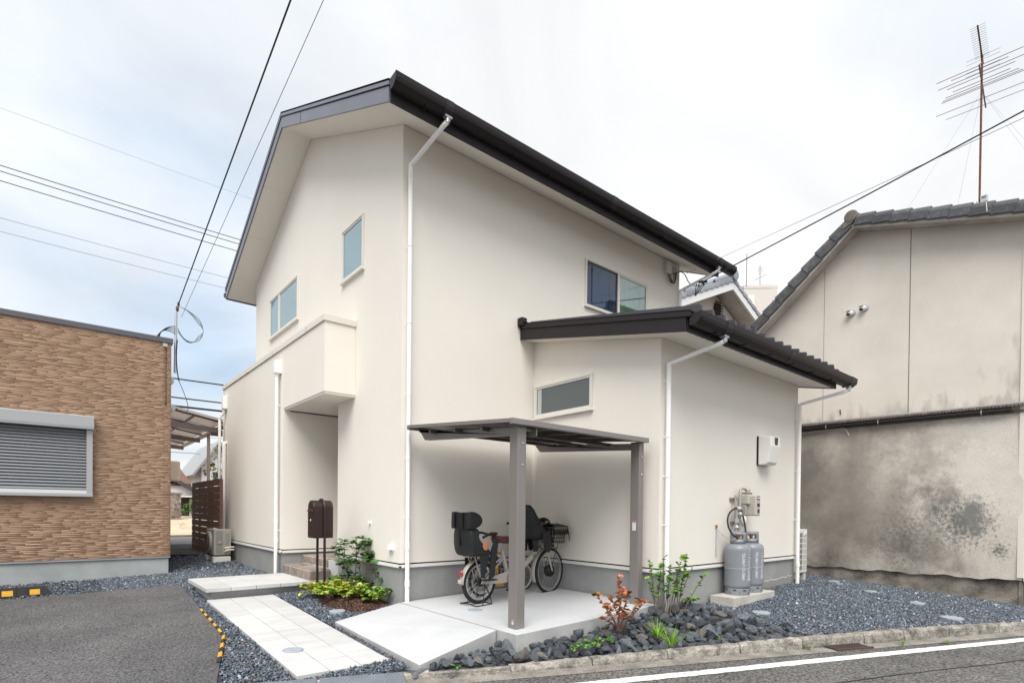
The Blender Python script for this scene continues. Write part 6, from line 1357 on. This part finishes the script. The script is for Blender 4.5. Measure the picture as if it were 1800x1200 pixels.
# ------------------------------------------------------------------ behind the gap on the left
FE = thing('slat_fence', 'dark brown horizontal board fence beyond the porch wing', 'fence', (2.5, 13.6, .05))
nb = 11; z0, z1 = .11, 1.68; bh = (z1-z0)/nb
for i in range(nb):
    for y0, y1 in ((12.02, 13.19), (13.195, 14.90)):
        MB().box(2.49, 2.51, y0, y1, z0+i*bh, z0+(i+1)*bh-.011).build('board', 'fence_brown', FE)
for y in (12.06, 12.9, 13.19, 14.2, 14.86): MB().box(2.511, 2.55, y-.03, y+.03, -.1, 1.66).build('post', 'fence_brown', FE)
CP_ = thing('carport', 'carport with smoky translucent roof panels behind the brown house', 'carport', (2.0, 14, 0))
def czr(x): return 3.10-.19*(x-1.8)
ys = np.arange(13.0, 19.3, 1.25); xs_ = [1.475, 1.80, 2.22, 2.80]
for i in range(len(ys)-1):
    for j in range(3):
        MB().prism([(xs_[j]+.02, ys[i]+.03, czr(xs_[j])+.01), (xs_[j+1]-.02, ys[i]+.03, czr(xs_[j+1])+.01), (xs_[j+1]-.02, ys[i]+.03, czr(xs_[j+1])+.016), (xs_[j]+.02, ys[i]+.03, czr(xs_[j])+.016)], (0, 1.19, 0)).build('roof_panel', 'poly', CP_)
for y in ys: MB().prism([(1.475, y-.02, czr(1.475)-.03), (2.81, y-.02, czr(2.81)-.03), (2.81, y-.02, czr(2.81)+.008), (1.475, y-.02, czr(1.475)+.008)], (0, .045, 0)).build('cross_bar', 'carport_frame', CP_)
for x in xs_[1:3]: MB().box(x-.02, x+.02, 13.03, 19.2, czr(x)-.028, czr(x)+.006).build('rafter', 'carport_frame', CP_)
MB().prism([(1.475, 12.93, czr(1.475)-.005), (2.86, 12.93, czr(2.86)-.005), (2.86, 12.93, czr(2.86)+.055), (1.475, 12.93, czr(1.475)+.055)], (0, .05, 0)).build('front_trim', 'carport_edge', CP_, bevel=.006)
MB().box(2.80, 2.90, 12.93, 19.3, czr(2.85)-.05, czr(2.85)+.03).build('side_gutter', M('carport_tan', (.52, .44, .38), .5, metal=.2), CP_, bevel=.01); MB().box(2.72, 2.90, 12.90, 13.02, czr(2.85)-.09, czr(2.85)+.045).build('corner_cap', 'carport_edge', CP_, bevel=.015)
for y in (13.35, 15.6, 17.9): MB().prism([(1.475, y, 2.80), (2.78, y, 2.72), (2.78, y, 2.82), (1.475, y, 2.93)], (0, .07, 0)).build('beam', 'bronze', CP_)
for y in (15.1,): MB().box(2.85, 2.91, y, y+.07, -.1, 2.86).build('post', M('post_beige', (.62, .54, .47), .5), CP_)
MB().box(2.60, 2.82, 13.36, 13.42, 2.66, 2.84).build('beam_end', 'carport_frame', CP_)
# houses across the back street
WH = thing('weatherboard_house', 'low white boarded house with tiled verge across the back street', 'house', (3, 27, .5))
MB().box(-4, 8, 27.3, 34, .4, 2.0).build('wall', 'ac_dark', WH); 
for i in range(5): MB().box(-4, 8, 27.22, 27.25, 1.62+i*.10, 1.715+i*.10).build('board', 'white_board', WH)
MB().prism([(-2.0, 27.2, 2.1), (3.7, 27.2, 2.25), (5.6, 27.2, 1.0+.62), (5.6, 27.2, 1.62)], (0, .04, 0)).build('gable_board', 'white_board', WH)
MB().obox((4.6, 27.1, 1.83), (.95, 0, -.55), (0, .2, 0), (.03, 0, .06)).build('verge', 'old_tile', WH); MB().box(3.0, 8, 27.0, 27.2, 1.52, 1.60).build('eave_board', 'white_board', WH)
MB().prism([(-4, 27.1, 2.0), (-4, 30.5, 3.0), (-4, 30.5, 3.1), (-4, 27.1, 2.1)], (8.5, 0, 0)).build('roof', 'red_tile', WH)
w = MB().box(4.45, 4.95, 27.18, 27.26, .62, 1.46).build('window', M('win_wood', (.45, .36, .28), .6), WH); MB().box(4.5, 4.9, 27.16, 27.179, .68, 1.10).box(4.5, 4.9, 27.16, 27.179, 1.13, 1.42).build('pane', 'pane_blue', w)
SWl = thing('crazy_stone_wall', 'crazy paved stone gate wall at the edge of the sandy plot', 'wall', (3, 25, .6)); MB().box(.5, 3.80, 25.0, 25.25, .4, 1.62).build('core', 'stone_wall', SWl); MB().box(.5, 3.84, 24.97, 25.28, 1.60, 1.66).build('cap', 'gutter_concrete', SWl)
rq = random.Random(2)
for i in range(26):
    cx_, cz_ = rq.uniform(2.9, 3.7), rq.uniform(.7, 1.5); n = rq.choice((5, 6)); r_ = rq.uniform(.07, .14); MB().prism([(cx_+r_*rq.uniform(.8, 1.1)*math.cos(6.283*k/n), 24.985-.0006*i, cz_+r_*rq.uniform(.8, 1.1)*math.sin(6.283*k/n)) for k in range(n)], (0, .014, 0)).build('stone', 'step_stone', SWl)
BH = thing('brown_flats', 'far brown walled building with long flat roof beyond the white house', 'building', (6, 38, 0)); MB().box(-2, 12, 38, 44, 0, 2.9).build('wall', 'red_tile', BH); MB().box(-2.2, 12.2, 37.7, 44.2, 2.95, 3.12).build('roof', 'white_board', BH)
for x in (5.9, 6.35, 6.75): MB().box(x, x+.25, 37.95, 37.99, 2.55, 2.85).build('window', 'pane_dark', BH)
GH = thing('white_gable_house', 'white gabled house behind the brown fence', 'house', (6.4, 33, 0)); MB().prism([(5.95, 33, 0), (8.4, 33, 0), (8.4, 33, 2.6), (6.75, 33, 4.4), (5.95, 33, 3.4)], (0, 5, 0)).build('wall', 'white_board', GH, recalc=False)
MB().prism([(5.55, 32.7, 2.75), (6.75, 32.7, 4.5), (6.75, 32.7, 4.68), (5.45, 32.7, 2.78)], (0, 5.5, 0)).prism([(6.75, 32.7, 4.5), (8.9, 32.7, 2.3), (8.95, 32.7, 2.42), (6.75, 32.7, 4.68)], (0, 5.5, 0)).build('roof', 'grey_metal', GH, recalc=False); MB().box(6.5, 6.85, 32.95, 32.99, 2.6, 3.0).build('window', 'pane_dark', GH)
def tree(b0, h, r, n, lb, cols, name='small_tree'):
    b0 = np.array(b0, float); t_ = thing(name, lb, 'tree', tuple(b0)); st = MB().tube([tuple(b0), tuple(b0+[0.02, 0, h*.5]), tuple(b0+[0, .03, h*.85])], [.05, .035, .015], 7); P, Dd = [], []
    for i in range(10):
        a = R.uniform(0, 6.3); tip = b0+np.array([math.cos(a)*r*R.uniform(.4, 1), math.sin(a)*r*R.uniform(.4, 1), h*R.uniform(.55, 1.02)]); st.tube([tuple(b0+[0, 0, h*R.uniform(.35, .7)]), tuple(tip)], [.015, .004], 5)
        for k in range(n//10): P.append(tip+R.normal(0, r*.22, 3)); Dd.append(R.normal(0, 1, 3))
    st.build('trunk', 'bark', t_, recalc=False); foliage(t_, P, Dd, .09, .6, cols, R, name='crown')
tree((3.55, 16.0, .1), 2.45, .55, 420, 'small tree with yellow leaves showing behind the drain pipes', [(.42, .36, .03), (.30, .34, .04), (.16, .24, .03)])
b0 = (4.45, 26.2, .68); low_plant(b0, 'bright green bush beside the crazy stone wall', .40, .75, 420, GRN, .09, .5, name='bush', cat='bush')
low_plant((3.4, 22.6, .38), 'dry weed tuft on the sandy plot', .2, .2, 40, [(.36, .33, .12)], .06, .3, name='weed', cat='weed')

# ------------------------------------------------------------------ overhead wires
def wire(name, a, b_, sag, r, mat, label, n=24):
    a, b_ = Vector(a), Vector(b_); pts = [a+(b_-a)*t-Vector((0, 0, sag*4*t*(1-t))) for t in [i/n for i in range(n+1)]]
    o = MB().tube(pts, r, 6).build(name, mat, None, recalc=False); tag(o, label, 'wire', 'overhead wires'); return o
m0 = Vector((1.575, 10.69, 4.50)); t1 = Vector((1.64, 5.2, 5.74)); wire('service_cable', m0, m0+(t1-m0)*2.2, .0, .0085, 'wire', 'thick black cable rising from the mast to the top edge')
m1 = Vector((1.62, 10.7, 4.30)); t2 = Vector((1.87, 5.01, 5.74)); wire('phone_wire', m1, m1+(t2-m1)*2.2, .0, .0035, 'wire_thin', 'thin wire just right of the thick cable from the mast')
h0 = Vector((8.86, 5.38, 5.21)); t3 = Vector((9.5, 1.26, 6.36)); wire('drop_cable', h0, h0+(t3-h0)*3, .10, .010, 'wire', 'dark service cable from the house eave to the upper right edge')
h1 = Vector((8.83, 5.7, 5.45)); t4 = Vector((9.5, 1.25, 6.20)); wire('phone_wire', h1, h1+(t4-h1)*3, .02, .004, 'wire_thin', 'thin grey wire below the service cable at the right')
for k, (z, dz, r, lb) in enumerate(((11.36, 0, .012, 'uppermost of the three dark power lines left of the gable'), (11.19, 0, .012, 'middle of the three dark power lines left of the gable'), (10.91, 0, .012, 'lowest of the three dark power lines left of the gable'), (9.82, 0, .007, 'upper of the two thin wires under the power lines'), (9.42, 0, .007, 'lower of the two thin wires under the power lines'), (13.04, 0, .004, 'faint single wire high above the power lines'))):
    wire('power_line', (-12, 21.7, z-.06), (14, 22.9, z+.06), .25, r, 'wire' if k < 3 else 'wire_thin', lb, 40)
for k, (z, r, lb) in enumerate(((5.24, .022, 'top bundled cable between the two houses'), (4.65, .022, 'middle bundled cable between the two houses'), (4.38, .034, 'thick lowest bundled cable between the two houses'))): wire('street_cable', (-6, 20, z), (12, 20, z), .12, r, 'wire', lb, 40)
wire('far_wire', (-6, 36, 5.3), (16, 36, 5.4), .2, .014, 'wire_thin', 'thin far wire low in the gap above the fence')
wire('far_wire', (-6, 36, 4.35), (16, 36, 4.42), .2, .022, 'wire_thin', 'bundled far wire lowest in the gap above the fence')
for o in list(D.objects):
    if o.type == 'EMPTY' and o.parent is None and not o.children: print('EMPTY THING', o.name)

for o in D.objects:   # rows of tiny pieces that stay joined
    if o.type == 'MESH' and o.name.split('.')[0] in ('ring_slot', 'spokes', 'corrugation', 'eave_vent', 'fan_ring', 'side_rib', 'grille_bar', 'side_grille', 'side_slot', 'links', 'rake_rivet', 'uhf_element', 'vent_grid', 'coping_joint', 'wire_cage', 'bars', 'grey_cable', 'black_cable', 'guy_wire', 'frame_lettering', 'ridge_roll', 'blades'): o['kind'] = 'stuff'
